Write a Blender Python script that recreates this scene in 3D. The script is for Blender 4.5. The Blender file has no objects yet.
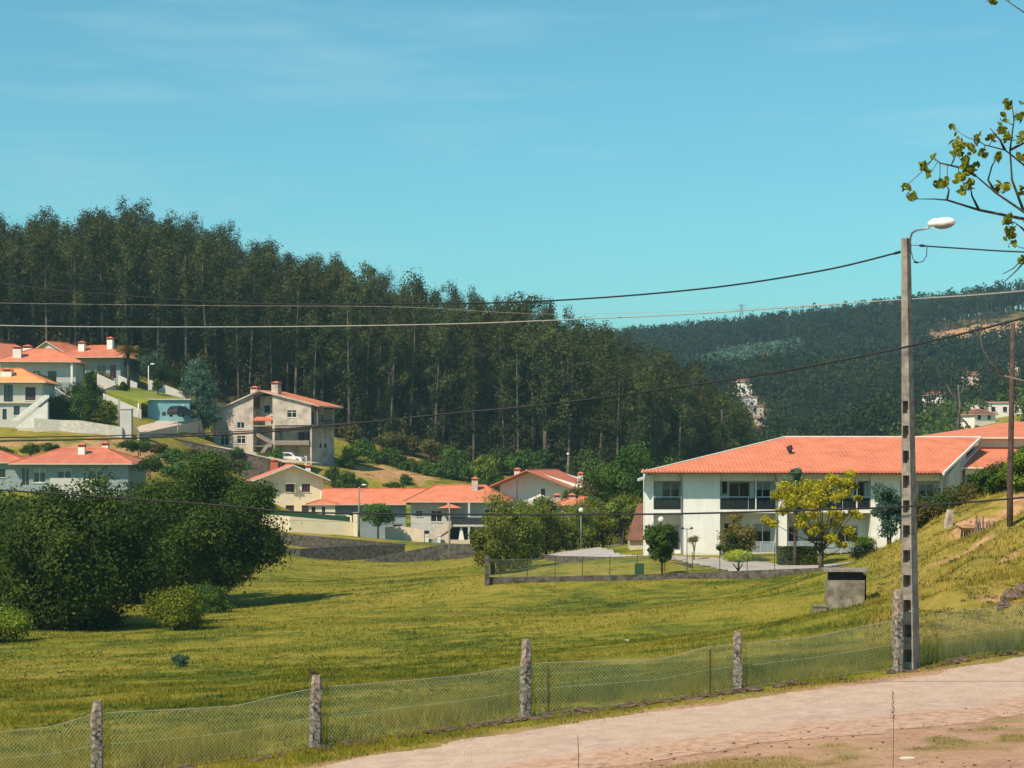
import bpy, math, random
import numpy as np
from mathutils import Vector, Matrix
R = math.radians
rnd = random.Random(7)
rng = np.random.default_rng(7)
sc = bpy.context.scene
COL = sc.collection
# ---------------------------------------------------------------- camera, sky, sun, exposure
F = 1900.0; HY = 460.0; CZ = 20.0
cd = bpy.data.cameras.new('camera'); cam = bpy.data.objects.new('camera', cd); COL.objects.link(cam)
cam.location = (0, 0, CZ); cam.rotation_euler = (R(90), 0, 0)
cd.sensor_width = 36; cd.lens = 36 * F / 1024; cd.shift_y = (HY - 384) / 1024
cd.clip_start = 0.5; cd.clip_end = 12000
sc.camera = cam
SUN_EL, SUN_AZ = 47, 222       # azimuth clockwise from +Y (the view direction)
w = bpy.data.worlds.new('World'); sc.world = w; w.use_nodes = True
nt = w.node_tree; nt.nodes.clear()
sky = nt.nodes.new('ShaderNodeTexSky'); sky.sky_type = 'NISHITA'; sky.sun_disc = False
sky.sun_elevation = R(SUN_EL); sky.sun_rotation = R(SUN_AZ); sky.air_density = 1.0; sky.dust_density = 0.35; sky.ozone_density = 2.0
tint = nt.nodes.new('ShaderNodeMix'); tint.data_type = 'RGBA'; tint.blend_type = 'MULTIPLY'; tint.inputs[0].default_value = 1
tint.inputs[7].default_value = SKY_TINT = (0.62, 1.27, 1.20, 1)
bg = nt.nodes.new('ShaderNodeBackground'); bg.inputs[1].default_value = 0.09
wo = nt.nodes.new('ShaderNodeOutputWorld')
nt.links.new(sky.outputs[0], tint.inputs[6]); 
cw = nt.nodes.new('ShaderNodeTexCoord'); mpw = nt.nodes.new('ShaderNodeMapping'); mpw.inputs['Scale'].default_value = (2.2, 2.2, 16); mpw.inputs['Rotation'].default_value = (0, R(5), 0)
nw = nt.nodes.new('ShaderNodeTexNoise'); nw.inputs['Scale'].default_value = 2.6; nw.inputs['Detail'].default_value = 6; nw.inputs['Roughness'].default_value = .6
rw_ = nt.nodes.new('ShaderNodeValToRGB'); rw_.color_ramp.elements[0].position = .5; rw_.color_ramp.elements[1].position = .85; rw_.color_ramp.elements[1].color = (.4, .4, .4, 1)
mw = nt.nodes.new('ShaderNodeMix'); mw.data_type = 'RGBA'; mw.inputs[7].default_value = (5.5, 7.6, 8.2, 1)
nt.links.new(cw.outputs['Generated'], mpw.inputs[0]); nt.links.new(mpw.outputs[0], nw.inputs['Vector']); nt.links.new(nw.outputs['Fac'], rw_.inputs[0]); nt.links.new(rw_.outputs[0], mw.inputs[0]); nt.links.new(tint.outputs[2], mw.inputs[6])
nt.links.new(mw.outputs[2], bg.inputs[0]); nt.links.new(bg.outputs[0], wo.inputs[0])
sd = bpy.data.lights.new('sun', 'SUN'); sd.energy = 5.0; sd.angle = R(0.5); sd.color = (1.0, 0.86, 0.68)
sun = bpy.data.objects.new('sun', sd); COL.objects.link(sun)
_s = Vector((math.sin(R(SUN_AZ)) * math.cos(R(SUN_EL)), math.cos(R(SUN_AZ)) * math.cos(R(SUN_EL)), math.sin(R(SUN_EL))))
sun.rotation_euler = (-_s).to_track_quat('-Z', 'Y').to_euler(); sun.location = _s * 100
vs = sc.view_settings; vs.view_transform = 'Standard'; vs.look = 'None'; vs.exposure = 0.28; vs.gamma = 1
sc.cycles.max_bounces = 6; sc.cycles.transparent_max_bounces = 8; sc.cycles.volume_bounces = 0
HAZE = 0.00019

# ---------------------------------------------------------------- helpers
def P(px, py, d): return Vector(((px - 512) / F * d, d, CZ + (HY - py) / F * d))
def tag(o, label=None, cat=None, group=None, kind=None):
    if label: o['label'] = label
    if cat: o['category'] = cat
    if group: o['group'] = group
    if kind: o['kind'] = kind
    return o
def empty(name, label, cat, loc=(0, 0, 0), rz=0, group=None):
    o = bpy.data.objects.new(name, None); o.empty_display_size = 0.2; COL.objects.link(o)
    o.location = loc; o.rotation_euler = (0, 0, rz)
    return tag(o, label, cat, group)
class MB:
    def __init__(s): s.v = []; s.f = []; s.m = []
    def add(s, vs, fs, m=0):
        k = len(s.v); s.v += [tuple(p) for p in vs]; s.f += [tuple(i + k for i in f) for f in fs]; s.m += [m] * len(fs); return s
    def hexa(s, b, t, m=0):      # bottom 4, top 4 (same order)
        return s.add(list(b) + list(t), [(3, 2, 1, 0), (4, 5, 6, 7), (0, 1, 5, 4), (1, 2, 6, 5), (2, 3, 7, 6), (3, 0, 4, 7)], m)
    def box(s, x0, x1, y0, y1, z0, z1, m=0):
        return s.hexa([(x0, y0, z0), (x1, y0, z0), (x1, y1, z0), (x0, y1, z0)], [(x0, y0, z1), (x1, y0, z1), (x1, y1, z1), (x0, y1, z1)], m)
    def prism(s, poly, n, m=0):  # poly: list of 3d points, extruded by vector n
        n = Vector(n); a = [Vector(p) for p in poly]; b = [p + n for p in a]; k = len(a)
        return s.add(a + b, [tuple(range(k))[::-1], tuple(range(k, 2 * k))] + [(i, (i + 1) % k, (i + 1) % k + k, i + k) for i in range(k)], m)
    def tube(s, pts, rad, n=6, m=0, jit=0, r_=None):
        pts = [Vector(p) for p in pts]
        if not isinstance(rad, (list, tuple)): rad = [rad] * len(pts)
        vs = []; up = Vector((0.13, 0.21, 1)).normalized()
        for i, p in enumerate(pts):
            t = (pts[min(i + 1, len(pts) - 1)] - pts[max(i - 1, 0)])
            if t.length < 1e-9: t = Vector((0, 0, 1))
            t.normalize(); a = t.cross(up)
            if a.length < 0.15: a = t.cross(Vector((1, 0, 0)))
            a.normalize(); b = t.cross(a)
            for k in range(n):
                an = 2 * math.pi * k / n; rr = rad[i] * (1 + (jit * (r_.random() - 0.5) if jit else 0))
                vs.append(p + a * math.cos(an) * rr + b * math.sin(an) * rr)
        fs = [(i * n + k, i * n + (k + 1) % n, (i + 1) * n + (k + 1) % n, (i + 1) * n + k) for i in range(len(pts) - 1) for k in range(n)]
        fs += [tuple(range(n))[::-1], tuple(range((len(pts) - 1) * n, len(pts) * n))]
        return s.add(vs, fs, m)
    def blob(s, c, r, seg=10, ring=6, jit=0, r_=None, m=0):
        c = Vector(c); r = r if isinstance(r, (tuple, list)) else (r, r, r); vs = []
        for i in range(ring + 1):
            th = math.pi * i / ring
            for k in range(seg):
                ph = 2 * math.pi * k / seg; q = 1 + (jit * (r_.random() - 0.5) if jit else 0)
                vs.append(c + Vector((r[0] * math.sin(th) * math.cos(ph), r[1] * math.sin(th) * math.sin(ph), r[2] * math.cos(th))) * q)
        fs = [(i * seg + k, (i + 1) * seg + k, (i + 1) * seg + (k + 1) % seg, i * seg + (k + 1) % seg) for i in range(ring) for k in range(seg)]
        return s.add(vs, fs, m)
    def build(s, name, mats, parent=None, smooth=False, label=None):
        me = bpy.data.meshes.new(name); me.from_pydata(s.v, [], s.f); me.update()
        if not isinstance(mats, (list, tuple)): mats = [mats]
        for m in mats: me.materials.append(m)
        me.polygons.foreach_set('material_index', s.m)
        if smooth: me.polygons.foreach_set('use_smooth', [True] * len(s.f))
        o = bpy.data.objects.new(name, me); COL.objects.link(o)
        if parent: o.parent = parent
        if label: o['label'] = label
        return o
def np_mesh(name, V, k, mat, parent=None, smooth=False):
    """V: (n*k,3) vertices of n separate k-gons"""
    V = np.ascontiguousarray(V, dtype=np.float32).reshape(-1, 3); nv = len(V); nf = nv // k
    me = bpy.data.meshes.new(name); me.vertices.add(nv); me.vertices.foreach_set('co', V.ravel())
    me.loops.add(nv); me.loops.foreach_set('vertex_index', np.arange(nv, dtype=np.int32))
    me.polygons.add(nf); me.polygons.foreach_set('loop_start', np.arange(0, nv, k, dtype=np.int32))
    me.update(calc_edges=True); me.materials.append(mat)
    o = bpy.data.objects.new(name, me); COL.objects.link(o)
    if parent: o.parent = parent
    return o
def dup(o, parent=None, loc=None, rz=None, sc_=None, label=None):
    c = o.copy(); COL.objects.link(c)
    if parent: c.parent = parent
    if loc is not None: c.location = loc
    if rz is not None: c.rotation_euler = (0, 0, rz)
    if sc_ is not None: c.scale = sc_
    if label: c['label'] = label
    for ch in list(o.children): dup(ch, c)
    return c

# ---------------------------------------------------------------- materials
def srgb(r, g, b): 
    f = lambda c: (c / 255 / 12.92) if c / 255 <= 0.04045 else ((c / 255 + 0.055) / 1.055) ** 2.4
    return (f(r), f(g), f(b), 1)
def c4(c): return tuple(c) + (1,) if len(c) == 3 else c
class NT:
    def __init__(s, name):
        s.m = bpy.data.materials.new(name); s.m.use_nodes = True; s.t = s.m.node_tree; s.t.nodes.clear()
        s.out = s.n('ShaderNodeOutputMaterial')
    def n(s, t, **k):
        x = s.t.nodes.new(t)
        for a, b in k.items(): setattr(x, a, b)
        return x
    def l(s, a, b): s.t.links.new(a, b)
    def noise(s, vec, scale, det=4, rough=0.55):
        x = s.n('ShaderNodeTexNoise'); x.inputs['Scale'].default_value = scale; x.inputs['Detail'].default_value = det; x.inputs['Roughness'].default_value = rough
        if vec: s.l(vec, x.inputs['Vector'])
        return x.outputs['Fac']
    def ramp(s, fac, stops):
        x = s.n('ShaderNodeValToRGB'); e = x.color_ramp.elements
        while len(e) < len(stops): e.new(0.5)
        for i, (p, c) in enumerate(stops): e[i].position = p; e[i].color = c4(c)
        s.l(fac, x.inputs[0]); return x.outputs[0]
    def mix(s, fac, a, b, mode='MIX'):
        x = s.n('ShaderNodeMix', data_type='RGBA', blend_type=mode)
        for i, v in ((0, fac), (6, a), (7, b)):
            if isinstance(v, (int, float)): x.inputs[i].default_value = v
            elif isinstance(v, (tuple, list)): x.inputs[i].default_value = c4(v)
            else: s.l(v, x.inputs[i])
        return x.outputs[2]
    def math(s, op, a, b=0.0):
        x = s.n('ShaderNodeMath', operation=op)
        for i, v in ((0, a), (1, b)):
            if isinstance(v, (int, float)): x.inputs[i].default_value = v
            else: s.l(v, x.inputs[i])
        return x.outputs[0]
    def bsdf(s, col, rough=0.8, bump=None, bd=0.05, bs=0.6, metal=0, spec=0.3):
        x = s.n('ShaderNodeBsdfPrincipled'); x.inputs['Roughness'].default_value = rough; x.inputs['Metallic'].default_value = metal
        x.inputs['Specular IOR Level'].default_value = spec
        if isinstance(col, (tuple, list)): x.inputs['Base Color'].default_value = c4(col)
        else: s.l(col, x.inputs['Base Color'])
        if bump is not None:
            b = s.n('ShaderNodeBump'); b.inputs['Distance'].default_value = bd; b.inputs['Strength'].default_value = bs
            s.l(bump, b.inputs['Height']); s.l(b.outputs[0], x.inputs['Normal'])
        s.l(x.outputs[0], s.out.inputs[0]); return x
    def obj(s): return s.n('ShaderNodeTexCoord').outputs['Object']
    def pos(s): return s.n('ShaderNodeNewGeometry').outputs['Position']
def plain(name, a, b=None, scale=2.0, rough=0.75, bd=0.01, spec=0.3, lo=0.35, hi=0.65, metal=0, det=5):
    t = NT(name); b = b or tuple(x * 0.82 for x in a[:3]); v = t.obj(); f = t.noise(v, scale, det, 0.65)
    t.bsdf(t.ramp(f, [(lo, b), (hi, a)]), rough, t.noise(v, scale * 9, 3), bd, 0.5, metal, spec); return t.m
def foliage(name, a, b, c, scale=0.5, trans=0.25, glob=False, var=0.35):
    """a dark, b mid, c light; clump-scale and leaf-scale colour variation of the leaves themselves"""
    t = NT(name); v = t.pos() if glob else t.obj()
    f1 = t.noise(v, scale, 3, 0.6); f2 = t.noise(v, scale * 9, 2, 0.6)
    f = t.math('ADD', t.math('MULTIPLY', f1, 0.6), t.math('MULTIPLY', f2, 0.4))
    col = t.ramp(f, [(0.36, a), (0.5, b), (0.64, c)])
    oi = t.n('ShaderNodeObjectInfo')
    hs = t.n('ShaderNodeHueSaturation'); t.l(col, hs.inputs['Color'])
    t.l(t.math('ADD', 1 - var / 2, t.math('MULTIPLY', oi.outputs['Random'], var)), hs.inputs['Value'])
    t.l(t.math('ADD', 0.485, t.math('MULTIPLY', oi.outputs['Random'], 0.03)), hs.inputs['Hue'])
    d = t.n('ShaderNodeBsdfPrincipled'); d.inputs['Roughness'].default_value = 0.6; d.inputs['Specular IOR Level'].default_value = 0.08
    tr = t.n('ShaderNodeBsdfTranslucent'); t.l(hs.outputs[0], d.inputs['Base Color']); t.l(hs.outputs[0], tr.inputs[0])
    mx = t.n('ShaderNodeMixShader'); mx.inputs[0].default_value = trans
    t.l(d.outputs[0], mx.inputs[1]); t.l(tr.outputs[0], mx.inputs[2]); t.l(mx.outputs[0], t.out.inputs[0]); return t.m
def roofmat(name, a, b, period=0.28, moss=(0.16, 0.08, 0.05)):
    t = NT(name); tc = t.n('ShaderNodeTexCoord')
    cr = t.n('ShaderNodeVectorMath', operation='CROSS_PRODUCT'); t.l(tc.outputs['Normal'], cr.inputs[0]); cr.inputs[1].default_value = (0, 0, 1)
    nn = t.n('ShaderNodeVectorMath', operation='NORMALIZE'); t.l(cr.outputs[0], nn.inputs[0])
    dt = t.n('ShaderNodeVectorMath', operation='DOT_PRODUCT'); t.l(tc.outputs['Object'], dt.inputs[0]); t.l(nn.outputs[0], dt.inputs[1])
    wv = t.math('SINE', t.math('MULTIPLY', dt.outputs['Value'], 2 * math.pi / period))
    cr2 = t.n('ShaderNodeVectorMath', operation='CROSS_PRODUCT'); t.l(tc.outputs['Normal'], cr2.inputs[0]); t.l(nn.outputs[0], cr2.inputs[1])
    dt2 = t.n('ShaderNodeVectorMath', operation='DOT_PRODUCT'); t.l(tc.outputs['Object'], dt2.inputs[0]); t.l(cr2.outputs[0], dt2.inputs[1])
    saw = t.math('FRACT', t.math('MULTIPLY', dt2.outputs['Value'], 1 / 0.38))
    f = t.noise(tc.outputs['Object'], 0.7, 5, 0.7); f2 = t.noise(tc.outputs['Object'], 7, 3, 0.7)
    col = t.ramp(t.math('ADD', t.math('MULTIPLY', f, 0.5), t.math('MULTIPLY', f2, 0.5)), [(0.33, moss), (0.47, b), (0.63, a)])
    h = t.math('ADD', wv, t.math('MULTIPLY', saw, 0.5))
    t.bsdf(col, 0.8, h, 0.012, 0.6, spec=0.2); return t.m
M = {}
t = NT('white_plaster'); v = t.obj(); mp_ = t.n('ShaderNodeMapping'); mp_.inputs['Scale'].default_value = (2.2, 2.2, .22); t.l(v, mp_.inputs[0])
st_ = t.ramp(t.noise(mp_.outputs[0], 1.6, 6, .7), [(.36, (0.55, 0.52, 0.46)), (.52, (0.80, 0.78, 0.72))]); t.bsdf(t.mix(.22, t.ramp(t.noise(v, .9, 4, .6), [(.35, (0.70, 0.68, 0.62)), (.65, (0.80, 0.78, 0.72))]), st_), .85, t.noise(v, 8, 3), .01, .5); M['white'] = t.m
M['cream'] = plain('cream_plaster', (0.84, 0.71, 0.50), (0.75, 0.63, 0.45), 0.6, 0.85)
M['beige'] = plain('beige_plaster', (0.62, 0.50, 0.38), (0.52, 0.42, 0.32), 0.8, 0.85)
M['grey_pl'] = plain('weathered_render', (0.52, 0.44, 0.37), (0.27, 0.23, 0.20), 0.55, 0.9, lo=0.36, hi=0.56)
M['pale'] = plain('pale_paint_shade_toned', (0.54, 0.52, 0.47), (0.44, 0.43, 0.40), 0.7, 0.85)  # pale paint, darkened to carry the shade on the upper left walls
M['slate'] = plain('grey_blue_paint_and_shade', (0.28, 0.33, 0.34), (0.22, 0.26, 0.27), 0.7, 0.85)  # grey-blue paint; on some house walls the colour holds their shade
M['trim'] = plain('white_trim', (0.72, 0.70, 0.65), None, 2, 0.6)
M['roof'] = roofmat('clay_tiles', (0.70, 0.24, 0.135), (0.60, 0.185, 0.10), moss=(0.36, 0.115, 0.07))
M['roof2'] = roofmat('aged_clay_tiles', (0.64, 0.21, 0.12), (0.48, 0.145, 0.085), moss=(0.30, 0.10, 0.06))
M['roofp'] = roofmat('pink_clay_tiles', (0.64, 0.24, 0.17), (0.54, 0.19, 0.13), moss=(0.4, 0.14, 0.09))
M['roofy'] = roofmat('orange_clay_tiles', (0.86, 0.36, 0.14), (0.74, 0.28, 0.1), moss=(0.6, 0.2, 0.08))
M['roofb'] = roofmat('brown_clay_tiles', (0.26, 0.12, 0.08), (0.17, 0.08, 0.055), moss=(0.1, 0.05, 0.035))
M['glass'] = plain('window_glass', (0.020, 0.026, 0.032), (0.012, 0.014, 0.02), 1.5, 0.12, 0, spec=0.6)
M['shutter'] = plain('brown_shutter', (0.07, 0.035, 0.04), None, 3, 0.5)
M['shutter2'] = plain('pale_roller_shutter', (0.36, 0.37, 0.35), None, 3, 0.6)
M['metal'] = plain('dull_metal', (0.30, 0.31, 0.32), None, 5, 0.45, metal=0.6)
M['dark'] = plain('dark_iron', (0.035, 0.035, 0.04), None, 5, 0.5)
M['rail'] = plain('pale_rail', (0.5, 0.55, 0.58), None, 5, 0.4)
M['concrete'] = plain('pole_concrete', (0.31, 0.265, 0.22), (0.12, 0.10, 0.085), 4.5, 0.9, 0.02, lo=0.3, hi=0.62)
M['concrete2'] = plain('stained_concrete', (0.30, 0.25, 0.19), (0.10, 0.085, 0.065), 1.6, 0.95, 0.03, lo=0.36, hi=0.6)
M['tank_shade'] = plain('painted_tank_shade', (0.03, 0.025, 0.025), None, 2, 0.9)  # dark colour standing in for shade on the water tank
M['granite'] = plain('lichened_granite', (0.36, 0.31, 0.26), (0.045, 0.04, 0.035), 16, 0.95, 0.03, lo=0.40, hi=0.60)
M['granite_top'] = plain('bare_granite', (0.44, 0.34, 0.27), (0.13, 0.10, 0.08), 12, 0.95, 0.03, lo=0.40, hi=0.62)
M['stone'] = plain('field_stone', (0.17, 0.145, 0.115), (0.045, 0.04, 0.032), 3.2, 0.95, 0.08, lo=0.36, hi=0.66)
M['palestone'] = plain('pale_stone', (0.62, 0.5, 0.42), (0.3, 0.22, 0.17), 3, 0.95, 0.05)
M['rock'] = plain('earthy_stone', (0.20, 0.13, 0.09), (0.06, 0.04, 0.03), 9, 0.95, 0.03)
M['wood'] = plain('weathered_wood', (0.12, 0.07, 0.055), (0.045, 0.028, 0.025), 5, 0.9, 0.02)
M['wood2'] = plain('grey_stake_wood', (0.30, 0.22, 0.16), (0.10, 0.07, 0.05), 5, 0.9, 0.02)
M['bark'] = plain('dark_bark', (0.10, 0.08, 0.06), (0.045, 0.035, 0.028), 3, 0.95, 0.04)
M['barkp'] = plain('pale_peeling_bark', (0.19, 0.15, 0.12), (0.05, 0.04, 0.034), 0.45, 0.9, 0.03, lo=0.4, hi=0.66)
M['wire'] = plain('black_cable', (0.02, 0.02, 0.022), None, 5, 0.6)
M['wirep'] = plain('pale_cable', (0.42, 0.38, 0.33), None, 5, 0.5)
M['mesh'] = plain('galvanised_green_wire', (0.42, 0.46, 0.34), (0.30, 0.34, 0.25), 3, 0.5, 0)
M['lampw'] = plain('lamp_shell', (0.82, 0.79, 0.74), None, 5, 0.35, 0)
M['lampg'] = plain('lamp_lens', (0.30, 0.28, 0.25), None, 5, 0.3, 0)
M['globe'] = plain('white_globe', (0.85, 0.84, 0.80), None, 5, 0.3, 0)
M['bodyw'] = plain('white_car_paint', (0.72, 0.72, 0.70), None, 1, 0.25, 0, spec=0.5)
M['bodyd'] = plain('dark_car_paint', (0.03, 0.03, 0.035), None, 1, 0.25, 0, spec=0.5)
M['rubber'] = plain('tyre_rubber', (0.02, 0.02, 0.02), None, 5, 0.9)
M['red'] = plain('red_lens', (0.35, 0.02, 0.02), None, 5, 0.4, 0)
M['straw'] = plain('dry_straw', (0.62, 0.55, 0.42), None, 5, 0.7, 0)
M['stalk'] = plain('dry_weed_stalk', (0.13, 0.08, 0.05), None, 5, 0.8, 0)
M['bird'] = plain('brown_feathers', (0.07, 0.035, 0.025), None, 20, 0.8, 0)
M['solar'] = plain('solar_glass', (0.03, 0.05, 0.08), None, 2, 0.15, 0, spec=0.6)
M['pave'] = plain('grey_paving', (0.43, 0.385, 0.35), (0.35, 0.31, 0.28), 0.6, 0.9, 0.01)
M['pavel'] = plain('pale_concrete_drive', (0.60, 0.47, 0.37), (0.5, 0.38, 0.3), 0.6, 0.9, 0.01)  # lighter, warmer concrete than the grey paving
M['awning'] = plain('blue_grey_sheet', (0.30, 0.36, 0.38), None, 2, 0.5)
M['vent'] = plain('sooty_clay', (0.05, 0.035, 0.04), None, 4, 0.8)
M['teal_shade'] = plain('teal_wall_shade', (0.20, 0.42, 0.44), None, .8, .85)  # shade on the white garage wall, put into its colour
M['green_net'] = plain('green_netting', (0.03, 0.085, 0.04), None, 3, .9)
M['grey_w'] = plain('streaked_white_wall', (0.56, 0.52, 0.46), (0.36, 0.33, 0.29), 2.5, .9, lo=.32, hi=.68)
L = {}
L['oak'] = foliage('oak_leaves', (0.020, 0.040, 0.007), (0.048, 0.088, 0.013), (0.115, 0.165, 0.024), 0.35)
L['lime'] = foliage('bright_bush_leaves', (0.07, 0.11, 0.012), (0.15, 0.20, 0.018), (0.30, 0.32, 0.03), 0.6)
L['euc'] = foliage('eucalyptus_leaves', (0.022, 0.030, 0.010), (0.050, 0.060, 0.017), (0.135, 0.135, 0.032), 0.16, 0.2, var=0.7)
L['eucg'] = foliage('eucalyptus_wood_leaves', (0.022, 0.028, 0.010), (0.048, 0.052, 0.017), (0.10, 0.095, 0.028), 0.06, 0.2, glob=True)
L['far'] = foliage('far_wood_leaves', (0.012, 0.022, 0.013), (0.022, 0.034, 0.017), (0.050, 0.060, 0.025), 0.03, 0.1, glob=True)
L['pine'] = foliage('pine_wood_leaves', (0.013, 0.024, 0.008), (0.026, 0.042, 0.011), (0.055, 0.075, 0.018), 0.05, 0.1, glob=True)
L['yellow'] = foliage('golden_leaves', (0.24, 0.23, 0.014), (0.46, 0.40, 0.018), (0.68, 0.58, 0.03), 1.2, 0.4)
L['hedge'] = foliage('olive_hedge_leaves', (0.045, 0.064, 0.011), (0.125, 0.155, 0.024), (0.34, 0.35, 0.06), 0.9, 0.25)
L['box'] = foliage('clipped_box_leaves', (0.03, 0.055, 0.012), (0.06, 0.09, 0.018), (0.12, 0.15, 0.022), 1.0)
L['tuft'] = foliage('meadow_weed_leaves', (0.035, 0.055, 0.006), (0.065, 0.09, 0.010), (0.13, 0.14, 0.016), 0.8, glob=True)
L['topiary'] = foliage('bright_topiary_leaves', (0.20, 0.26, 0.014), (0.36, 0.40, 0.02), (0.55, 0.52, 0.035), 1.5)
L['green'] = foliage('fresh_green_leaves', (0.03, 0.07, 0.012), (0.07, 0.13, 0.02), (0.14, 0.2, 0.03), 0.8)
L['cedar'] = foliage('blue_green_needles', (0.035, 0.075, 0.052), (0.07, 0.13, 0.085), (0.14, 0.21, 0.13), 0.6)
L['brown'] = foliage('rusty_leaves', (0.08, 0.05, 0.02), (0.16, 0.12, 0.035), (0.28, 0.19, 0.05), 0.8)
L['palm'] = foliage('palm_leaves', (0.16, 0.13, 0.03), (0.34, 0.25, 0.06), (0.5, 0.34, 0.09), 1.0)
L['broad'] = foliage('broad_spring_leaves', (0.05, 0.07, 0.012), (0.16, 0.18, 0.018), (0.40, 0.38, 0.04), 6, 0.35)
L['scrub'] = foliage('dry_scrub_leaves', (0.05, 0.055, 0.015), (0.11, 0.10, 0.025), (0.24, 0.17, 0.05), 0.5)

# ---------------------------------------------------------------- terrain
CP = [  # (px, py, depth) of ground points
 (97,778,34.5),(315,748,36),(525,718,38),(738,690,39.5),(908,668,41),(1024,650,43.5),(1250,620,50),(-150,800,32),
 (512,768,32),(700,768,30),(1024,768,27.7),(1024,690,38.5),(200,800,31.5),
 (512,659,60),(100,681,60),(-200,690,60),(100,637,90),(512,618,90),(750,612,78),(-250,640,90),
 (485,580,117),(650,576,115),(820,571,110),(250,605,120),(0,600,120),(400,576,150),(300,580,160),
 (400,549,226),(300,553,225),(480,549,226),(300,566,180),(440,567,180),(400,563.5,204),(480,563.5,206),(300,558,208),(520,565,160),(454,547,247),(366,542,248),(454,546,260),(100,549,170),(-100,545,170),(100,489,215),(0,489,215),(-200,480,215),(200,520,215),
 (70,433,250),(150,440,250),(0,432,250),(70,447,236),(20,420,256),(-100,412,256),(100,407,275),(160,418,275),(75,383,290),(0,380,290),(130,395,290),(-150,372,290),
 (220,449,285),(300,462,280),(340,467,285),(230,470,262),(290,516,255),(330,530,243),(250,520,240),
 (370,472,290),(430,480,290),(350,440,312),(450,462,320),(560,470,322),(480,492,280),(500,547,250),(540,517,255),(600,500,262),
 (200,405,312),(120,372,312),(0,368,312),(280,430,312),(-150,360,312),
 (650,480,335),(740,484,340),(850,490,340),
 (645,556,125),(720,555,125),(870,558,122),(530,557,148),(600,549,156),(640,545,158),(560,565,132),(700,566,118),
 (750,520,190),(600,530,200),(800,510,300),(800,494,450),(950,470,300),(1000,417,450),(1100,410,450),(900,445,450),
 (0,330,420),(-150,330,420),(120,300,430),(200,312,430),(276,337,430),(400,375,420),(500,387,400),(600,425,372),(700,468,385),(740,478,400),
 (0,400,560),(276,420,560),(500,430,560),(620,405,680),(700,405,680),(745,395,650),(850,452,600),(950,430,600),(1024,400,620),
 (800,380,850),(1024,345,850),(930,365,850),(740,362,900),(640,372,950),
 (1024,309,1000),(1200,300,1000),(940,321,1030),(860,330,1050),(740,346,1200),(620,357,1300),(500,362,1400),(300,372,1300),(0,380,1300),(-300,380,1300),
 (845,613,75),(1012,522,77),(1024,487,95),(1100,470,95),(1150,500,75),(950,517,90),(905,545,95),(870,566,97),(960,590,60),(1024,640,47),(850,640,55),(1150,600,55),
 (930,555,83),(970,500,98),(1000,515,125),(1150,480,130),(950,540,118),
]
EXTRA = [(x, y, -4.4) for x in (-60, -20, 0, 20, 60) for y in (-80, -30, 0, 14)] + \
        [(u * 0.27 * d, d, z) for u in (-3.4, -1.5, 0, 1.5, 3.4) for d, z in ((2400, 45), (6000, 20))] + \
        [(u * 0.27 * d, d, z) for u, d, z in ((-3, 120, -6), (-3, 300, 14), (-3, 430, 26), (3, 60, -3), (3, 120, -1), (3, 300, 2), (3, 600, 10), (3, 1000, 70), (-3, 700, 10), (-3, 1200, 40))]
def _uv(x, y):
    de = np.maximum(0.5 * (y + np.sqrt(y * y + 400.0)), 5.0)
    return x / (0.27 * de + 3), 3.7 * np.log(de)
_cx, _cy, _cz = [], [], []
for px, py, d in CP: p = P(px, py, d); _cx.append(p.x); _cy.append(p.y); _cz.append(p.z - CZ)
for x, y, z in EXTRA: _cx.append(x); _cy.append(y); _cz.append(z)
_cx, _cy, _cz = map(np.array, (_cx, _cy, _cz)); _cu, _cv = _uv(_cx, _cy); _C2 = 0.2 ** 2
def _sol():
    n = len(_cu); A = np.sqrt((_cu[:, None] - _cu) ** 2 + (_cv[:, None] - _cv) ** 2 + _C2) - 0.004 * np.eye(n)
    Q = np.c_[np.ones(n), _cu, _cv]; K = np.block([[A, Q], [Q.T, np.zeros((3, 3))]])
    return np.linalg.solve(K, np.r_[_cz, 0, 0, 0])
_W = _sol()
def H(x, y):
    x = np.asarray(x, float); y = np.asarray(y, float); sh = np.broadcast(x, y).shape
    x, y = np.broadcast_arrays(x, y); u, v = _uv(x.ravel(), y.ravel()); out = np.empty(len(u))
    for i in range(0, len(u), 20000):
        a, b = u[i:i + 20000, None], v[i:i + 20000, None]
        out[i:i + 20000] = np.sqrt((a - _cu) ** 2 + (b - _cv) ** 2 + _C2) @ _W[:-3] + _W[-3] + a[:, 0] * _W[-2] + b[:, 0] * _W[-1]
    xx, yy = x.ravel(), y.ravel()
    out += 0.10 * (np.sin(xx * 2.3 + 2 * np.sin(yy * 1.1)) + np.sin(yy * 1.7 + 1.5 * np.sin(xx * 1.3 + 2))) * np.clip((xx / np.maximum(yy, 1) - .19) * 30, 0, 1) * np.clip((yy - 46) / 8, 0, 1) * np.clip((115 - yy) / 15, 0, 1)
    out += 0.05 * np.sin(xx * 0.9 + 1.3 * np.sin(yy * 0.37)) * np.sin(yy * 0.71 + xx * 0.2) * np.clip((yy - 36) / 20, 0, 1)
    return (out + CZ).reshape(sh)
def G(px, d, dz=0.0):
    x = (px - 512) / F * d; return Vector((x, d, float(H(x, d)) + dz))
_fx = np.array([-40, -20, -7.5, -3.7, 0.26, 4.7, 8.55, 11.7, 30, 60]); _fy = np.array([22, 29.8, 34.5, 36, 38, 39.5, 41, 43.5, 58, 85])
_vg = np.array([3.4, 3.4, 3.1, 2.3, 1.7, 1.3, 1.1, 0.8, 0.8, 0.8])
def fence_y(x): return np.interp(x, _fx, _fy)
def road_far(x): return fence_y(x) - np.interp(x, _fx, _vg)
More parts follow.
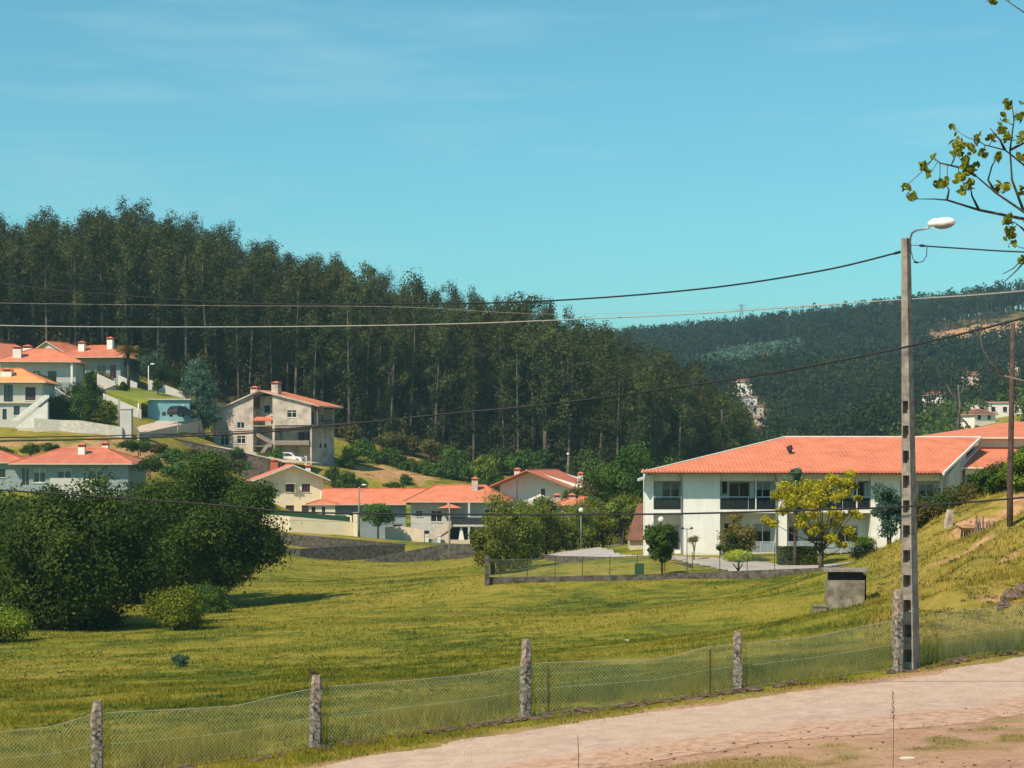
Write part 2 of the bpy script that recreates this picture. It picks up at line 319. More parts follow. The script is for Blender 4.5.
def vnoise(x, y, s, seed=0):
    """cheap smooth value noise, numpy"""
    x = np.asarray(x) / s; y = np.asarray(y) / s; xi = np.floor(x).astype(int); yi = np.floor(y).astype(int); fx = x - xi; fy = y - yi
    fx = fx * fx * (3 - 2 * fx); fy = fy * fy * (3 - 2 * fy)
    def h(a, b):
        t = (a * 374761393 + b * 668265263 + seed * 97531) & 0x7fffffff; t = ((t ^ (t >> 13)) * 1274126177) & 0x7fffffff; return ((t ^ (t >> 16)) & 65535) / 65535.0
    return (h(xi, yi) * (1 - fx) + h(xi + 1, yi) * fx) * (1 - fy) + (h(xi, yi + 1) * (1 - fx) + h(xi + 1, yi + 1) * fx) * fy
def in_poly(x, y, poly):
    x = np.asarray(x); c = np.zeros(x.shape, bool); n = len(poly)
    for i in range(n):
        (x0, y0), (x1, y1) = poly[i], poly[(i + 1) % n]
        if y0 == y1: continue
        c ^= ((y0 > y) != (y1 > y)) & (x < (x1 - x0) * (y - y0) / (y1 - y0) + x0)
    return c
def pd(pts): return [((px - 512) / F * d, d) for px, d in pts]
WOOD = pd([(-260, 312), (0, 308), (120, 318), (215, 318), (280, 315), (345, 312), (450, 316), (560, 305), (640, 290), (745, 320), (750, 400), (640, 420), (500, 440), (300, 455), (120, 455), (-260, 450)])
ys = np.concatenate([np.linspace(-80, 24, 22), np.geomspace(25, 420, 430), np.geomspace(424, 1500, 170), np.geomspace(1560, 6000, 16)])
us = np.concatenate([np.linspace(-3.4, -1.2, 24)[:-1], np.linspace(-1.2, 1.2, 380), np.linspace(1.2, 3.4, 24)[1:]])
de = np.maximum(0.5 * (ys + np.sqrt(ys * ys + 400)), 5); YY = np.repeat(ys[:, None], len(us), 1); XX = us[None, :] * (0.27 * de + 3)[:, None]
ZZ = H(XX, YY); PX = 512 + XX / np.maximum(YY, 1) * F
nr, nc = XX.shape
V = np.stack([XX, YY, ZZ], -1).reshape(-1, 3)
idx = np.arange(nr * nc).reshape(nr, nc); Q = np.stack([idx[:-1, :-1], idx[:-1, 1:], idx[1:, 1:], idx[1:, :-1]], -1).reshape(-1, 4)
me = bpy.data.meshes.new('ground'); me.vertices.add(len(V)); me.vertices.foreach_set('co', V.ravel().astype(np.float32))
me.loops.add(Q.size); me.loops.foreach_set('vertex_index', Q.ravel().astype(np.int32)); me.polygons.add(len(Q)); me.polygons.foreach_set('loop_start', np.arange(0, Q.size, 4, dtype=np.int32))
me.update(calc_edges=True); me.polygons.foreach_set('use_smooth', np.ones(len(Q), bool))
n1 = vnoise(XX, YY, 1.7, 1); n2 = vnoise(XX, YY, 0.6, 2); n3 = vnoise(XX, YY, 9, 3)
dirt = np.clip((road_far(XX) + 0.3 + (n1 - 0.5) * 0.9 - YY) / 0.5, 0, 1)
gp = np.clip((vnoise(XX, YY, 2.6, 5) * 0.6 + n2 * 0.4 - 0.56) / 0.08, 0, 1) * (YY < road_far(XX) - 5.2)     # grass islands in the dirt
gp = np.maximum(gp, np.clip(1.3 - np.hypot((XX - 3.4) / 2.2, (YY - 29.6) / 1.3), 0, 1) * (n1 * 0.5 + n2 * 0.5 > 0.36))
dirt = dirt * (1 - 0.45 * gp)
och = np.zeros_like(XX)
for px, d, rx, ry, a in ((385,289,7,9,1.2),(420,292,6,6,1.0),(350,288,5,8,.9),(80,238,14,5,.9),(130,243,8,6,.9),(20,238,10,4,.5),(985,85,2.0,1.2,1.2),(1020,88,1.6,1.2,1.0),(900,72,1.6,1.2,1.0),(960,66,1.5,.8,.75),(1000,58,1.4,1.0,.75),(928,68,1.2,.9,.7),(1010,70,2,1.0,.7),(960,76,1.8,.9,.75),(420,312,14,5,.6),(590,335,16,8,.6),(980,900,40,60,1.1),(1040,880,40,60,1.1),(760,900,30,50,.7),(930,440,16,20,.8),(975,410,10,30,.8)):
    cx = (px - 512) / F * d; och = np.maximum(och, a * np.exp(-(((XX - cx) / rx) ** 2 + ((YY - d) / ry) ** 2)))
och = np.clip((och - 0.45 + (n1 - 0.5) * 0.7 + (n2 - 0.5) * 0.5) * 3, 0, 1)
och = np.maximum(och, np.clip(1 - np.abs(YY - road_far(XX) - 0.45) / 0.4, 0, 1) * (n2 * 0.7 + 0.1))
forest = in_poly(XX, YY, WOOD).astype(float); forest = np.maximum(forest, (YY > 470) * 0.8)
dry = np.clip((XX / np.maximum(YY, 1) - 0.178) * 40 + (n3 - 0.5) * 0.8, 0, 1) * ((YY > 45) & (YY < 140)) * 0.8 + ((YY > 228) & (YY < 300) & (PX < 330)) * (n1 * 0.7)
ca = me.color_attributes.new('zone', 'FLOAT_COLOR', 'POINT')
ca.data.foreach_set('color', np.stack([dirt, och, forest, np.clip(dry, 0, 1)], -1).reshape(-1).astype(np.float32))
def grass_color(t):
    v = t.pos(); mp_ = t.n('ShaderNodeMapping'); mp_.inputs['Scale'].default_value = (.7, 1, 1); t.l(v, mp_.inputs[0]); v = mp_.outputs[0]; a = t.noise(v, 0.16, 5, 0.65); b = t.noise(v, 0.9, 4, 0.7); c = t.noise(v, 0.055, 2, 0.5)
    f = t.math('ADD', t.math('MULTIPLY', a, 0.38), t.math('ADD', t.math('MULTIPLY', b, 0.42), t.math('MULTIPLY', c, 0.2)))
    return t.ramp(f, [(0.39, (0.050, 0.076, 0.011)), (0.455, (0.13, 0.145, 0.017)), (0.52, (0.245, 0.212, 0.025)), (0.61, (0.32, 0.245, 0.052))])
t = NT('ground_cover'); g = grass_color(t); at = t.n('ShaderNodeAttribute', attribute_name='zone'); sp = t.n('ShaderNodeSeparateColor'); t.l(at.outputs['Color'], sp.inputs[0])
v = t.pos(); na = t.noise(v, 1.3, 6, 0.7); nb = t.noise(v, 9, 5, 0.7); nc_ = t.noise(v, 0.25, 3)
dirtc = t.mix(nc_, t.ramp(t.math('ADD', t.math('MULTIPLY', na, 0.5), t.math('MULTIPLY', nb, 0.5)), [(0.40, (0.20, 0.11, 0.07)), (0.47, (0.42, 0.235, 0.15)), (0.58, (0.60, 0.365, 0.245))]), (0.50, 0.285, 0.18))
ochc = t.ramp(na, [(0.35, (0.30, 0.16, 0.07)), (0.6, (0.56, 0.32, 0.16))])
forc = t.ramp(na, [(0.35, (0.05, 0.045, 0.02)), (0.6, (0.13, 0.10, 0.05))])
dryc = t.ramp(na, [(0.35, (0.20, 0.17, 0.03)), (0.6, (0.42, 0.27, 0.07))])
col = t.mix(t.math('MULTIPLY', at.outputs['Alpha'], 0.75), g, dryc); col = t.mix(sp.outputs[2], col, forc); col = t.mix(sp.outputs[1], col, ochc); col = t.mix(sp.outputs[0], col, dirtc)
t.bsdf(col, 0.95, t.math('ADD', nb, na), 0.12, 0.7, spec=0.1); me.materials.append(t.m)
gr = bpy.data.objects.new('ground', me); COL.objects.link(gr); tag(gr, 'rolling green meadow and wooded hillsides', None, kind='structure')

def sheet(name, poly, step, mat, dz, label=None, kind='structure', subdiv_noise=0.0):
    """a surface sheet over the terrain inside a plan polygon (world x, y), as one mesh"""
    xs = [p[0] for p in poly]; yy = [p[1] for p in poly]
    gx = np.arange(min(xs), max(xs) + step, step); gy = np.arange(min(yy), max(yy) + step, step)
    X, Y = np.meshgrid(gx, gy); cx = X[:-1, :-1] + step / 2; cy = Y[:-1, :-1] + step / 2
    if subdiv_noise: cx = cx + (vnoise(cx, cy, 0.7, 9) - 0.5) * subdiv_noise; cy = cy + (vnoise(cx, cy, 0.9, 11) - 0.5) * subdiv_noise
    keep = in_poly(cx, cy, poly); I = np.arange(X.size).reshape(X.shape); q = np.stack([I[:-1, :-1], I[:-1, 1:], I[1:, 1:], I[1:, :-1]], -1)[keep]
    used = np.unique(q); rm = -np.ones(X.size, int); rm[used] = np.arange(len(used)); Z = H(X, Y) + dz
    Vv = np.stack([X, Y, Z], -1).reshape(-1, 3)[used]; me = bpy.data.meshes.new(name); me.from_pydata(Vv.tolist(), [], rm[q].tolist()); me.update(); me.materials.append(mat)
    o = bpy.data.objects.new(name, me); COL.objects.link(o); tag(o, label, None, kind=kind); return o
t = NT('dusty_setts'); at = t.n('ShaderNodeAttribute', attribute_name='worn'); v = t.pos(); na = t.noise(v, 2.2, 6, 0.7); nb = t.noise(v, 0.35, 3)
vo = t.n('ShaderNodeTexVoronoi', feature='DISTANCE_TO_EDGE'); vo.inputs['Scale'].default_value = 7; t.l(v, vo.inputs['Vector'])
col = t.mix(nb, t.ramp(na, [(0.32, (0.30, 0.205, 0.15)), (0.62, (0.54, 0.40, 0.315))]), (0.52, 0.37, 0.28))
col = t.mix(t.math('MULTIPLY', t.math('LESS_THAN', vo.outputs['Distance'], 0.05), 0.3), col, (0.30, 0.19, 0.13))
nd = t.noise(v, 1.6, 5, .7); edge = t.math('MULTIPLY', t.math('SUBTRACT', t.math('ADD', at.outputs['Fac'], t.math('MULTIPLY', nd, .9)), .72), 3.2); cl_ = t.n('ShaderNodeClamp'); t.l(edge, cl_.inputs[0])
col = t.mix(cl_.outputs[0], col, t.ramp(t.noise(v, 5, 5, .7), [(.34, (0.26, 0.15, 0.095)), (.45, (0.43, 0.26, 0.17)), (.62, (0.55, 0.35, 0.25))]))
t.bsdf(col, 0.9, t.math('ADD', t.math('MINIMUM', vo.outputs['Distance'], 0.1), t.math('MULTIPLY', na, 0.5)), 0.018, 0.6, spec=0.15)
xs_ = np.linspace(-28, 40, 60)
ro = sheet('road', [(x, float(road_far(x))) for x in xs_] + [(x, float(road_far(x)) - 5.6) for x in xs_[::-1]], 0.1, t.m, 0.006, 'pale dusty stone-sett lane climbing to the right', subdiv_noise=0.7)
_c = np.empty(len(ro.data.vertices) * 3); ro.data.vertices.foreach_get('co', _c); _c = _c.reshape(-1, 3); _q = road_far(_c[:, 0]) - _c[:, 1]
ro.data.attributes.new('worn', 'FLOAT', 'POINT').data.foreach_set('value', np.clip(np.maximum((_q - 2.6) / 2.6, (0.5 - _q) * .8), 0, 1).astype(np.float32))
DRIVE = pd([(527, 149), (560, 138), (620, 128.5), (690, 119), (745, 114.5), (880, 112.5), (882, 119.5), (800, 119.5), (745, 121.5), (690, 123), (650, 127), (618, 138), (600, 147), (640, 152), (645, 160), (590, 162), (550, 158)])
sheet('driveway', DRIVE, 0.3, M['pave'], 0.05, 'grey paved driveway before the white building')
# ---------------------------------------------------------------- foliage builders
def leaf_quads(clumps, n_per, size, g=None, shell=0.55, up=0.25, aspect=0.6, rnd_n=0.8):
    """quads of leaves spread through clumps [(x,y,z,rx,ry,rz)]"""
    g = g or rng; C = np.array(clumps, float); k = len(C); n = k * n_per
    C = np.repeat(C, n_per, 0); d = g.normal(size=(n, 3)); d /= np.linalg.norm(d, axis=1)[:, None]
    r = shell + (1.08 - shell) * g.random(n) ** 0.8; r *= 1 + 0.16 * g.normal(size=n)
    pos = C[:, :3] + d * r[:, None] * C[:, 3:6]
    nm = d + g.normal(size=(n, 3)) * rnd_n + np.array([0, 0, up]); nm /= np.linalg.norm(nm, axis=1)[:, None]
    t = np.cross(nm, g.normal(size=(n, 3))); t /= np.linalg.norm(t, axis=1)[:, None] + 1e-9; b = np.cross(nm, t)
    s = (size * (0.6 + 0.8 * g.random(n)))[:, None] * 0.5
    return np.stack([pos - t * s, pos - b * s * aspect, pos + t * s, pos + b * s * aspect], 1).reshape(-1, 3)
def crown_clumps(n, cz, R_, rz, rc, g=None, squash=0.75, bottom=-1.0, pw=0.45):
    g = g or rng; out = []
    while len(out) < n:
        d = g.normal(size=3); d /= np.linalg.norm(d); r = g.random() ** pw
        if d[2] * r < bottom: continue
        q = rc * (0.6 + 0.8 * g.random()); jj = g.uniform(.84, 1.2); out.append((d[0] * r * jj * (R_ - q * .6), d[1] * r * jj * (R_ - q * .6), cz + d[2] * r * (jj if d[2] > 0 else 1) * (rz - q * .5), q, q, q * squash))
    return out
def limbs(mb, clumps, z0, z1, r0, n=6, every=1, m=0):
    for c in clumps[::every]:
        zb = z0 + (z1 - z0) * rnd.random(); p0 = Vector((0, 0, zb)); p2 = Vector(c[:3]); p1 = (p0 + p2) / 2 + Vector((0, 0, -0.1 * (p2 - p0).length))
        mb.tube([p0, p1, p2], [r0, r0 * .6, r0 * .25], n, m)
def tree(name, label, cat, loc, Ht, Rw, leaf, n=26, per=500, size=0.16, zc=0.6, rz=0.42, rc=0.3, tr=None, group=None, bark='bark', bottom=-1, squash=.8, lean=0, offs=(0, 0), parts=('trunk', 'crown'), shell=.55, trunks=1, pw=.45):
    root = empty(name, label, cat, loc, 0, group)
    cl = crown_clumps(n, Ht * zc, Rw, Ht * rz, Rw * rc, bottom=bottom, squash=squash, pw=pw)
    cl = [(c[0] + offs[0], c[1] + offs[1]) + c[2:] for c in cl]
    tr = tr or Ht * 0.022; mb = MB()
    for k in range(trunks):
        ox, oy = ((rnd.random() - .5) * Rw * .7, (rnd.random() - .5) * Rw * .7) if trunks > 1 else (0, 0)
        mb.tube([(ox * .3, oy * .3, -0.6), (ox * .4, oy * .4, Ht * .12), (ox * .7 + offs[0] * .5 + lean * .5, oy * .7 + offs[1] * .5, Ht * .35), (ox + offs[0] + lean, oy + offs[1], Ht * zc * 1.1)], [tr * 1.4, tr * 1.05, tr * .8, tr * .3], 8, 0, .2, rnd)
    limbs(mb, cl, Ht * .25, Ht * zc, tr * .45, 5, max(1, n // 14))
    mb.build(parts[0], M[bark], root, True)
    np_mesh(parts[1], leaf_quads(cl, per, size, shell=shell, rnd_n=.6, up=.35), 4, L[leaf], root)
    return root

# ---------------------------------------------------------------- eucalyptus ridge wood
def euc_mesh(seed):
    """24 m tall: bare pale trunk, a forked top and loose clumps"""
    g = np.random.default_rng(seed); r_ = random.Random(seed); Ht = 24.0; cl = []; mb = MB()
    bx, by = r_.uniform(-.8, .8), r_.uniform(-.8, .8); cb = r_.uniform(.14, .38)
    mb.tube([(0, 0, -3), (0, 0, 3), (bx * .4, by * .4, Ht * .4), (bx, by, Ht * .75), (bx * 1.2, by * 1.2, Ht * .97)], [.30, .25, .19, .11, .04], 6)
    W = r_.uniform(2.3, 3.5); k = 0
    for i in range(18):
        f = cb + (0.98 - cb) * (i / 17.0) ** 0.85; rad = W * (0.55 + 0.6 * math.sin(math.pi * min(1, (f - cb) / (1 - cb) * .8 + .12))) * (1.0 if f < .9 else .55)
        an = r_.random() * 6.28; rr = rad * r_.uniform(.15, .9); c = (bx * f + math.cos(an) * rr, by * f + math.sin(an) * rr, Ht * f); q = r_.uniform(.9, 1.8) * (1 if f < .85 else .95)
        cl.append(c + (q, q, q * 1.1)); mb.tube([(bx * f * .9, by * f * .9, c[2] - 1.8), c[:3]], [.06, .02], 4)
    return mb, leaf_quads(cl, 190, 0.46, g, shell=.35, up=.25, aspect=.42, rnd_n=.5)
VAR = [euc_mesh(100 + i) for i in range(12)]
SKX = [-260, -60, 0, 60, 125, 200, 240, 300, 340, 400, 460, 540, 575, 600, 640, 700, 735, 770]
SKY_ = [224, 222, 213, 212, 201, 214, 230, 260, 260, 284, 289, 300, 316, 328, 346, 368, 388, 425]
cand = []; g_ = np.random.default_rng(5); tries = 0
while len(cand) < 760 and tries < 200000:
    tries += 1; d = g_.uniform(286, 455); px = g_.uniform(-110, 752); x = (px - 512) / F * d
    if not bool(in_poly(np.array([x]), np.array([d]), WOOD)[0]): continue
    dmin = (4.2 if d < 395 else 5.0) if px < 560 else 4.0
    if any((x - a) ** 2 + (d - b) ** 2 < dmin ** 2 for a, b, _, _ in cand): continue
    if 225 < px < 300 and d > 405 and g_.random() < .35: continue
    if 553 < px < 650 and d > 322 and g_.random() < .62: continue
    top = CZ + (HY - float(np.interp(px, SKX, SKY_))) / F * d; gz = float(H(x, d))
    h = min(g_.uniform(18, 30), (top - gz) * (g_.uniform(1.0, 1.06) if g_.random() < .13 else g_.uniform(.72, .97))); 
    if h < 7: continue
    cand.append((x, d, gz, h))
# nearest 290 individually, the wood behind them as one mass
cand.sort(key=lambda c: c[1] - 0.0 * c[3])
protos = []
for i, (mb, lv) in enumerate(VAR):
    tm = mb.build('trunk', M['barkp'], None, True); cm = np_mesh('crown', lv, 4, L['euc']); protos.append((tm.data, cm.data))
    bpy.data.objects.remove(tm); bpy.data.objects.remove(cm)
for i, (x, y, z, h) in enumerate(cand[:290]):
    px = 512 + x / y * F; zone = 'above the leftmost orange roofs' if px < 60 else 'above the palm and sloping lawn' if px < 150 else 'behind the blue conifer' if px < 215 else 'behind the grey house' if px < 300 else 'just right of the grey house' if px < 380 else 'above the ochre slope' if px < 440 else 'above the long orange roof' if px < 500 else 'behind the teal gabled house' if px < 590 else 'left of the big round tree' if px < 650 else 'at the low right end'
    zc = {'b': 0}; e = empty('eucalyptus_tree', 'tall loose-crowned eucalyptus in front row of the wood ' + zone, 'tree', (x, y, z), rnd.random() * 6.28, 'front eucalyptus trees ' + zone)
    s = h / 24.0; wdt = s * rnd.uniform(.85, 1.15) * (1.12 if px > 560 else 1.0); e.scale = (wdt, wdt, s)
    a, b = protos[rnd.randrange(12)]
    for nm, dat in (('trunk', a), ('crown', b)):
        o = bpy.data.objects.new(nm, dat); COL.objects.link(o); o.parent = e
allq = []; mbt = MB()
for (x, y, z, h) in cand[290:]:
    lv = VAR[rnd.randrange(12)][1].reshape(-1, 4, 3)[::2]; s = h / 24 * 1.0; a = rnd.random() * 6.28; ca_, sa = math.cos(a), math.sin(a); q = lv * s
    q = np.stack([q[..., 0] * ca_ - q[..., 1] * sa + x, q[..., 0] * sa + q[..., 1] * ca_ + y, q[..., 2] + z], -1); allq.append(q.reshape(-1, 3))
eu = empty('eucalyptus_wood', 'deep mass of the eucalyptus wood along the ridge behind its front trees', 'wood'); eu['kind'] = 'stuff'
for (x, y, z, h) in cand[290:]: mbt.tube([(x, y, z - 2), (x + .3, y, z + h * .5), (x + .4, y, z + h * .95)], [.25 * h / 24, .17 * h / 24, .05], 4)
o = mbt.build('trunks', M['barkp'], eu, True); o['kind'] = 'stuff'
o = np_mesh('crowns', np.concatenate(allq), 4, L['eucg'], eu); o['kind'] = 'stuff'

# ---------------------------------------------------------------- far woods (one mass each)
def far_wood(name, label, poly, n, hr, wr, leafm, gap, per=34, seed=3, lsz=1.5, conic=0.0):
    g = np.random.default_rng(seed); xs = [p[0] for p in poly]; yy = [p[1] for p in poly]
    X = g.uniform(min(xs), max(xs), n * 5); Y = g.uniform(min(yy), max(yy), n * 5); ok = in_poly(X, Y, poly) & gap(X, Y); X, Y = X[ok][:n], Y[ok][:n]; n = len(X)
    Z = H(X, Y); h = g.uniform(hr[0], hr[1], n); w_ = g.uniform(wr[0], wr[1], n); k = 5
    # per tree: k clumps up the crown
    f = np.linspace(.40, .90, k)[None, :] + g.normal(size=(n, k)) * .04; cw = w_[:, None] * (1 - conic * (f - .4)) * (.55 + .25 * g.random((n, k)))
    cx = X[:, None] + g.normal(size=(n, k)) * w_[:, None] * .28; cy = Y[:, None] + g.normal(size=(n, k)) * w_[:, None] * .28; cz = Z[:, None] + h[:, None] * f
    cl = np.stack([cx, cy, cz, cw * .5, cw * .5, h[:, None] * .11 + 0 * cw], -1).reshape(-1, 6)
    q = leaf_quads(cl, per // k, lsz, g, shell=.4, aspect=.7, rnd_n=.7)
    e = empty(name, label, 'wood'); e['kind'] = 'stuff'
    o = np_mesh('crowns', q, 4, L[leafm], e); o['kind'] = 'stuff'
    b = np.stack([X, Y, Z], -1); tq = []
    for sx, sy in ((.18, 0), (0, .18)):
        o1 = np.array([sx, sy, 0]); up = np.stack([0 * h, 0 * h, h * .85], -1); tq.append(np.stack([b - o1, b + o1, b + o1 * .5 + up, b - o1 * .5 + up], 1))
    o = np_mesh('trunks', np.concatenate(tq).reshape(-1, 3), 4, M['barkp'], e); o['kind'] = 'stuff'
def pxd(X, Y): return 512 + X / Y * F
def clear_h(X, Y):
    c = np.ones(X.shape, bool)
    for hp, hd, hw_ in ((742, 655, 9), (748, 630, 9), (753, 622, 11), (766, 615, 9), (1003, 448, 24), (937, 640, 14), (970, 680, 13), (1012, 640, 18), (985, 435, 14), (572, 700, 11), (584, 635, 12), (566, 625, 10), (604, 625, 10), (625, 625, 14), (735, 590, 9), (722, 595, 8), (915, 630, 9), (1016, 715, 10)): c &= ~((np.abs(pxd(X, Y) - hp) < hw_) & (Y > hd - 110) & (Y < hd + 9))
    return c
def gap_hill(X, Y):
    px = pxd(X, Y); c = np.ones(X.shape, bool)
    for p0, d0, rp, rd in ((742, 905, 75, 85), (985, 885, 70, 55), (1035, 900, 50, 75)): c &= ~((((px - p0) / rp) ** 2 + ((Y - d0) / rd) ** 2) < 0.6 + .5 * (vnoise(X, Y, 18, 4) - .2))
    c &= ~((Y < 730) & (px < 745) & (vnoise(X, Y, 14, 6) < .55)) & clear_h(X, Y)
    return c
far_wood('hillside_wood', 'dark bluish wood covering the far hillside', pd([(545, 640), (760, 665), (1140, 640), (1140, 1030), (940, 1060), (860, 1085), (740, 1230), (620, 1350), (545, 1350)]), 5600, (9, 17), (3.8, 6.5), 'far', gap_hill, 85, 3, 1.15)
def gap_val(X, Y): return clear_h(X, Y) & ~((np.abs(pxd(X, Y) - 950) < 22) & (Y > 430) & (Y < 560)) & ~((pxd(X, Y) > 905) & (Y < 520) & (vnoise(X, Y, 16, 8) < .55))
far_wood('valley_pine_wood', 'dark green pine wood in the valley behind the white building', pd([(680, 470), (760, 430), (935, 430), (1100, 500), (1140, 640), (760, 665), (700, 600)]), 1500, (9, 15), (6, 10), 'pine', gap_val, 160, 4, .85)
far_wood('hillside_scrub', 'pale green scrub in the clearing of the far hill', pd([(685, 820), (800, 820), (805, 985), (685, 985)]), 500, (2, 5), (4, 7), 'cedar', lambda X, Y: vnoise(X, Y, 12, 3) > .3, 30, 5, 1.4)
far_wood('valley_orchard', 'loose low trees between the far valley houses', pd([(885, 395), (1060, 380), (1080, 640), (885, 640)]), 300, (4, 8), (4, 7), 'green', lambda X, Y: (vnoise(X, Y, 15, 13) > .45) & clear_h(X, Y), 70, 6, 0.9)

g = np.random.default_rng(19); n = 2300; Yu = g.uniform(300, 440, n * 3); Xu = (g.uniform(-100, 752, n * 3) - 512) / F * Yu; ok = in_poly(Xu, Yu, WOOD) & ~((Yu > 328) & (np.abs(512 + Xu / Yu * F - 602) < 48)) & (vnoise(Xu, Yu, 9, 61) * .6 + vnoise(Xu, Yu, 3, 62) * .4 > .42); Xu, Yu = Xu[ok][:n], Yu[ok][:n]; hu = g.uniform(1.5, 6.5, len(Xu)) * (.5 + vnoise(Xu, Yu, 12, 63)); Zu = H(Xu, Yu)
cl = np.concatenate([np.stack([Xu + g.normal(size=len(Xu)) * .5, Yu, Zu + hu * f, 1.1 + 0 * hu, 1.1 + 0 * hu, hu * .3], -1) for f in (.25, .6, .85)])
o = np_mesh('wood_undergrowth', leaf_quads(cl, 40, .6, g, shell=.3, aspect=.6), 4, L['eucg']); tag(o, 'tangled undergrowth and saplings on the floor of the eucalyptus wood', 'undergrowth', None, 'stuff')
# ---------------------------------------------------------------- field trees on the left
tree('oak_tree', 'broad dark oak at the left edge of the meadow, the nearer one', 'tree', G(80, 97), 7.8, 4.5, 'oak', 95, 900, .19, zc=.48, rz=.52, rc=.27, trunks=3, bottom=-.95, shell=.35, pw=.33)
tree('oak_tree', 'wide dark oak with its crown overhanging the meadow, behind the pale round bush', 'tree', G(208, 118), 9.0, 4.9, 'oak', 95, 900, .19, zc=.53, rz=.48, rc=.27, trunks=2, offs=(0.1, 0), bottom=-.9, shell=.35, pw=.33)
tree('oak_tree', 'dark oak cut by the left edge of the picture', 'tree', G(8, 102), 7.1, 4.9, 'oak', 70, 800, .2, zc=.48, rz=.52, rc=.28, trunks=2, shell=.35)
tree('oak_tree', 'taller dark oak standing behind the two big oaks', 'tree', G(145, 122), 8.4, 4.7, 'oak', 70, 700, .21, zc=.5, rz=.5, rc=.30, trunks=2, shell=.35)
tree('oak_tree', 'dark oak behind the others under the low grey-walled house', 'tree', G(62, 132), 6.9, 4.4, 'oak', 44, 600, .21, zc=.56, rz=.44, rc=.30, trunks=2, shell=.35)
tree('round_bush', 'pale green round bush at the foot of the overhanging oak', 'bush', G(177, 94.5), 2.35, 1.75, 'lime', 30, 550, .13, zc=.46, rz=.54, rc=.34, tr=.05, trunks=4, parts=('stems', 'leaves'))
tree('round_bush', 'bright green bush at the left edge under the oak', 'bush', G(-2, 88), 2.0, 1.8, 'lime', 22, 450, .12, zc=.4, rz=.55, rc=.34, tr=.05, trunks=4, parts=('stems', 'leaves'))
tree('round_bush', 'small dark bush between the pale bush and the oak trunk', 'bush', G(214, 110), 1.7, 1.3, 'green', 14, 400, .12, zc=.4, rz=.55, rc=.34, tr=.05, trunks=3, parts=('stems', 'leaves'))
tree('young_conifer', 'tiny dark conifer seedling alone in the meadow', 'sapling', G(182, 66.5), .72, .36, 'cedar', 14, 90, .07, zc=.42, rz=.5, rc=.34, tr=.02, parts=('stem', 'needles'))
# hedge trees along the driveway
for px, d, h, w_, lab in ((493, 122, 3.6, 1.4, 'lowest one, leaning over the left fence corner'), (517, 132, 4.4, 1.8, 'behind the end tree of the hedge, above the lawn strip'), (503, 127, 5.1, 1.7, 'left end of the driveway hedge, by the fence corner'), (527, 149, 4.3, 1.9, 'second from the left in the driveway hedge'), (548, 151, 4.1, 1.9, 'third from the left in the driveway hedge'),
        (568, 158, 4.6, 2.1, 'middle of the driveway hedge, below the low house'), (588, 161, 4.9, 2.0, 'olive tree right of the middle of the hedge'), (607, 163, 5.2, 2.1, 'fuller olive tree near the right end of the hedge'), (626, 160, 5.0, 1.9, 'right end of the driveway hedge, by the brown tiled shed'), (512, 142, 3.8, 1.7, 'low one just behind the left end of the hedge'), (537, 156, 4.4, 2.0, 'at the back of the hedge by the small globe lamp')):
    tree('hedge_tree', 'olive multi-stemmed tree, ' + lab, 'tree', G(px, d), h, w_ * 1.2, 'hedge', 30, 420, .15, zc=.48, rz=.53, rc=.34, tr=.05, trunks=4, group='olive trees hedging the driveway', shell=.35)
tree('courtyard_tree', 'small leafy tree with forked trunk on the lawn island of the driveway', 'tree', G(621, 150), 3.9, 1.7, 'hedge', 18, 320, .18, zc=.68, rz=.36, rc=.32, tr=.09, trunks=2)
tree('shrub', 'small golden shrub beside the driveway', 'shrub', G(631, 150), 1.15, .65, 'yellow', 12, 90, .13, zc=.5, rz=.5, rc=.4, tr=.03, parts=('stems', 'leaves'))
tree('garden_tree', 'bushy green tree on a thin trunk before the left end of the white building', 'tree', G(662, 113.5), 3.4, 1.22, 'green', 26, 330, .14, zc=.66, rz=.36, rc=.32, tr=.06)
tree('pollard_tree', 'small bare-looking pollarded tree against the white wall', 'tree', G(694, 121), 1.5, .62, 'brown', 9, 70, .09, zc=.85, rz=.22, rc=.3, tr=.05, shell=.2)
tree('garden_shrub', 'tall rusty green shrub before the recessed balcony', 'shrub', G(741, 121.5), 2.9, 1.35, 'brown', 20, 260, .15, zc=.55, rz=.48, rc=.33, tr=.05, trunks=3, parts=('stems', 'leaves'))
tree('garden_shrub', 'green shrub mixed into the rusty one before the balcony', 'shrub', G(733, 120.5), 2.1, 1.0, 'box', 14, 260, .14, zc=.52, rz=.5, rc=.33, tr=.05, trunks=3, parts=('stems', 'leaves'))
e = empty('topiary_tree', 'umbrella-clipped topiary tree with bright flat top', 'topiary', G(738, 113.4), 0)
MB().tube([(0, 0, -.3), (.02, 0, .45), (.05, 0, .9)], [.09, .07, .06], 7).tube([(.02, 0, .4), (.3, 0, .8)], [.05, .03], 5).tube([(.02, 0, .4), (-.3, .1, .8)], [.05, .03], 5).build('trunk', M['bark'], e, True)
np_mesh('crown', leaf_quads([(math.cos(a) * r, math.sin(a) * r, 1.16 + .18 * (1 - r), .36, .36, .28) for r in (0, .30, .58) for a in np.linspace(0, 6.28, 9)], 260, .10, shell=.5), 4, L['topiary'], e)
e = empty('topiary_bush', 'two-tiered clipped round bush at the end of the driveway', 'topiary', G(865, 112), 0)
MB().tube([(0, 0, -.3), (0, 0, 1.1)], [.1, .05], 7).build('stem', M['bark'], e, True)
np_mesh('lower_tier', leaf_quads([(0, 0, .52, .85, .85, .5)], 2600, .09, shell=.7), 4, L['box'], e); np_mesh('upper_tier', leaf_quads([(0, 0, 1.12, .62, .62, .32)], 1500, .09, shell=.7), 4, L['topiary'], e)
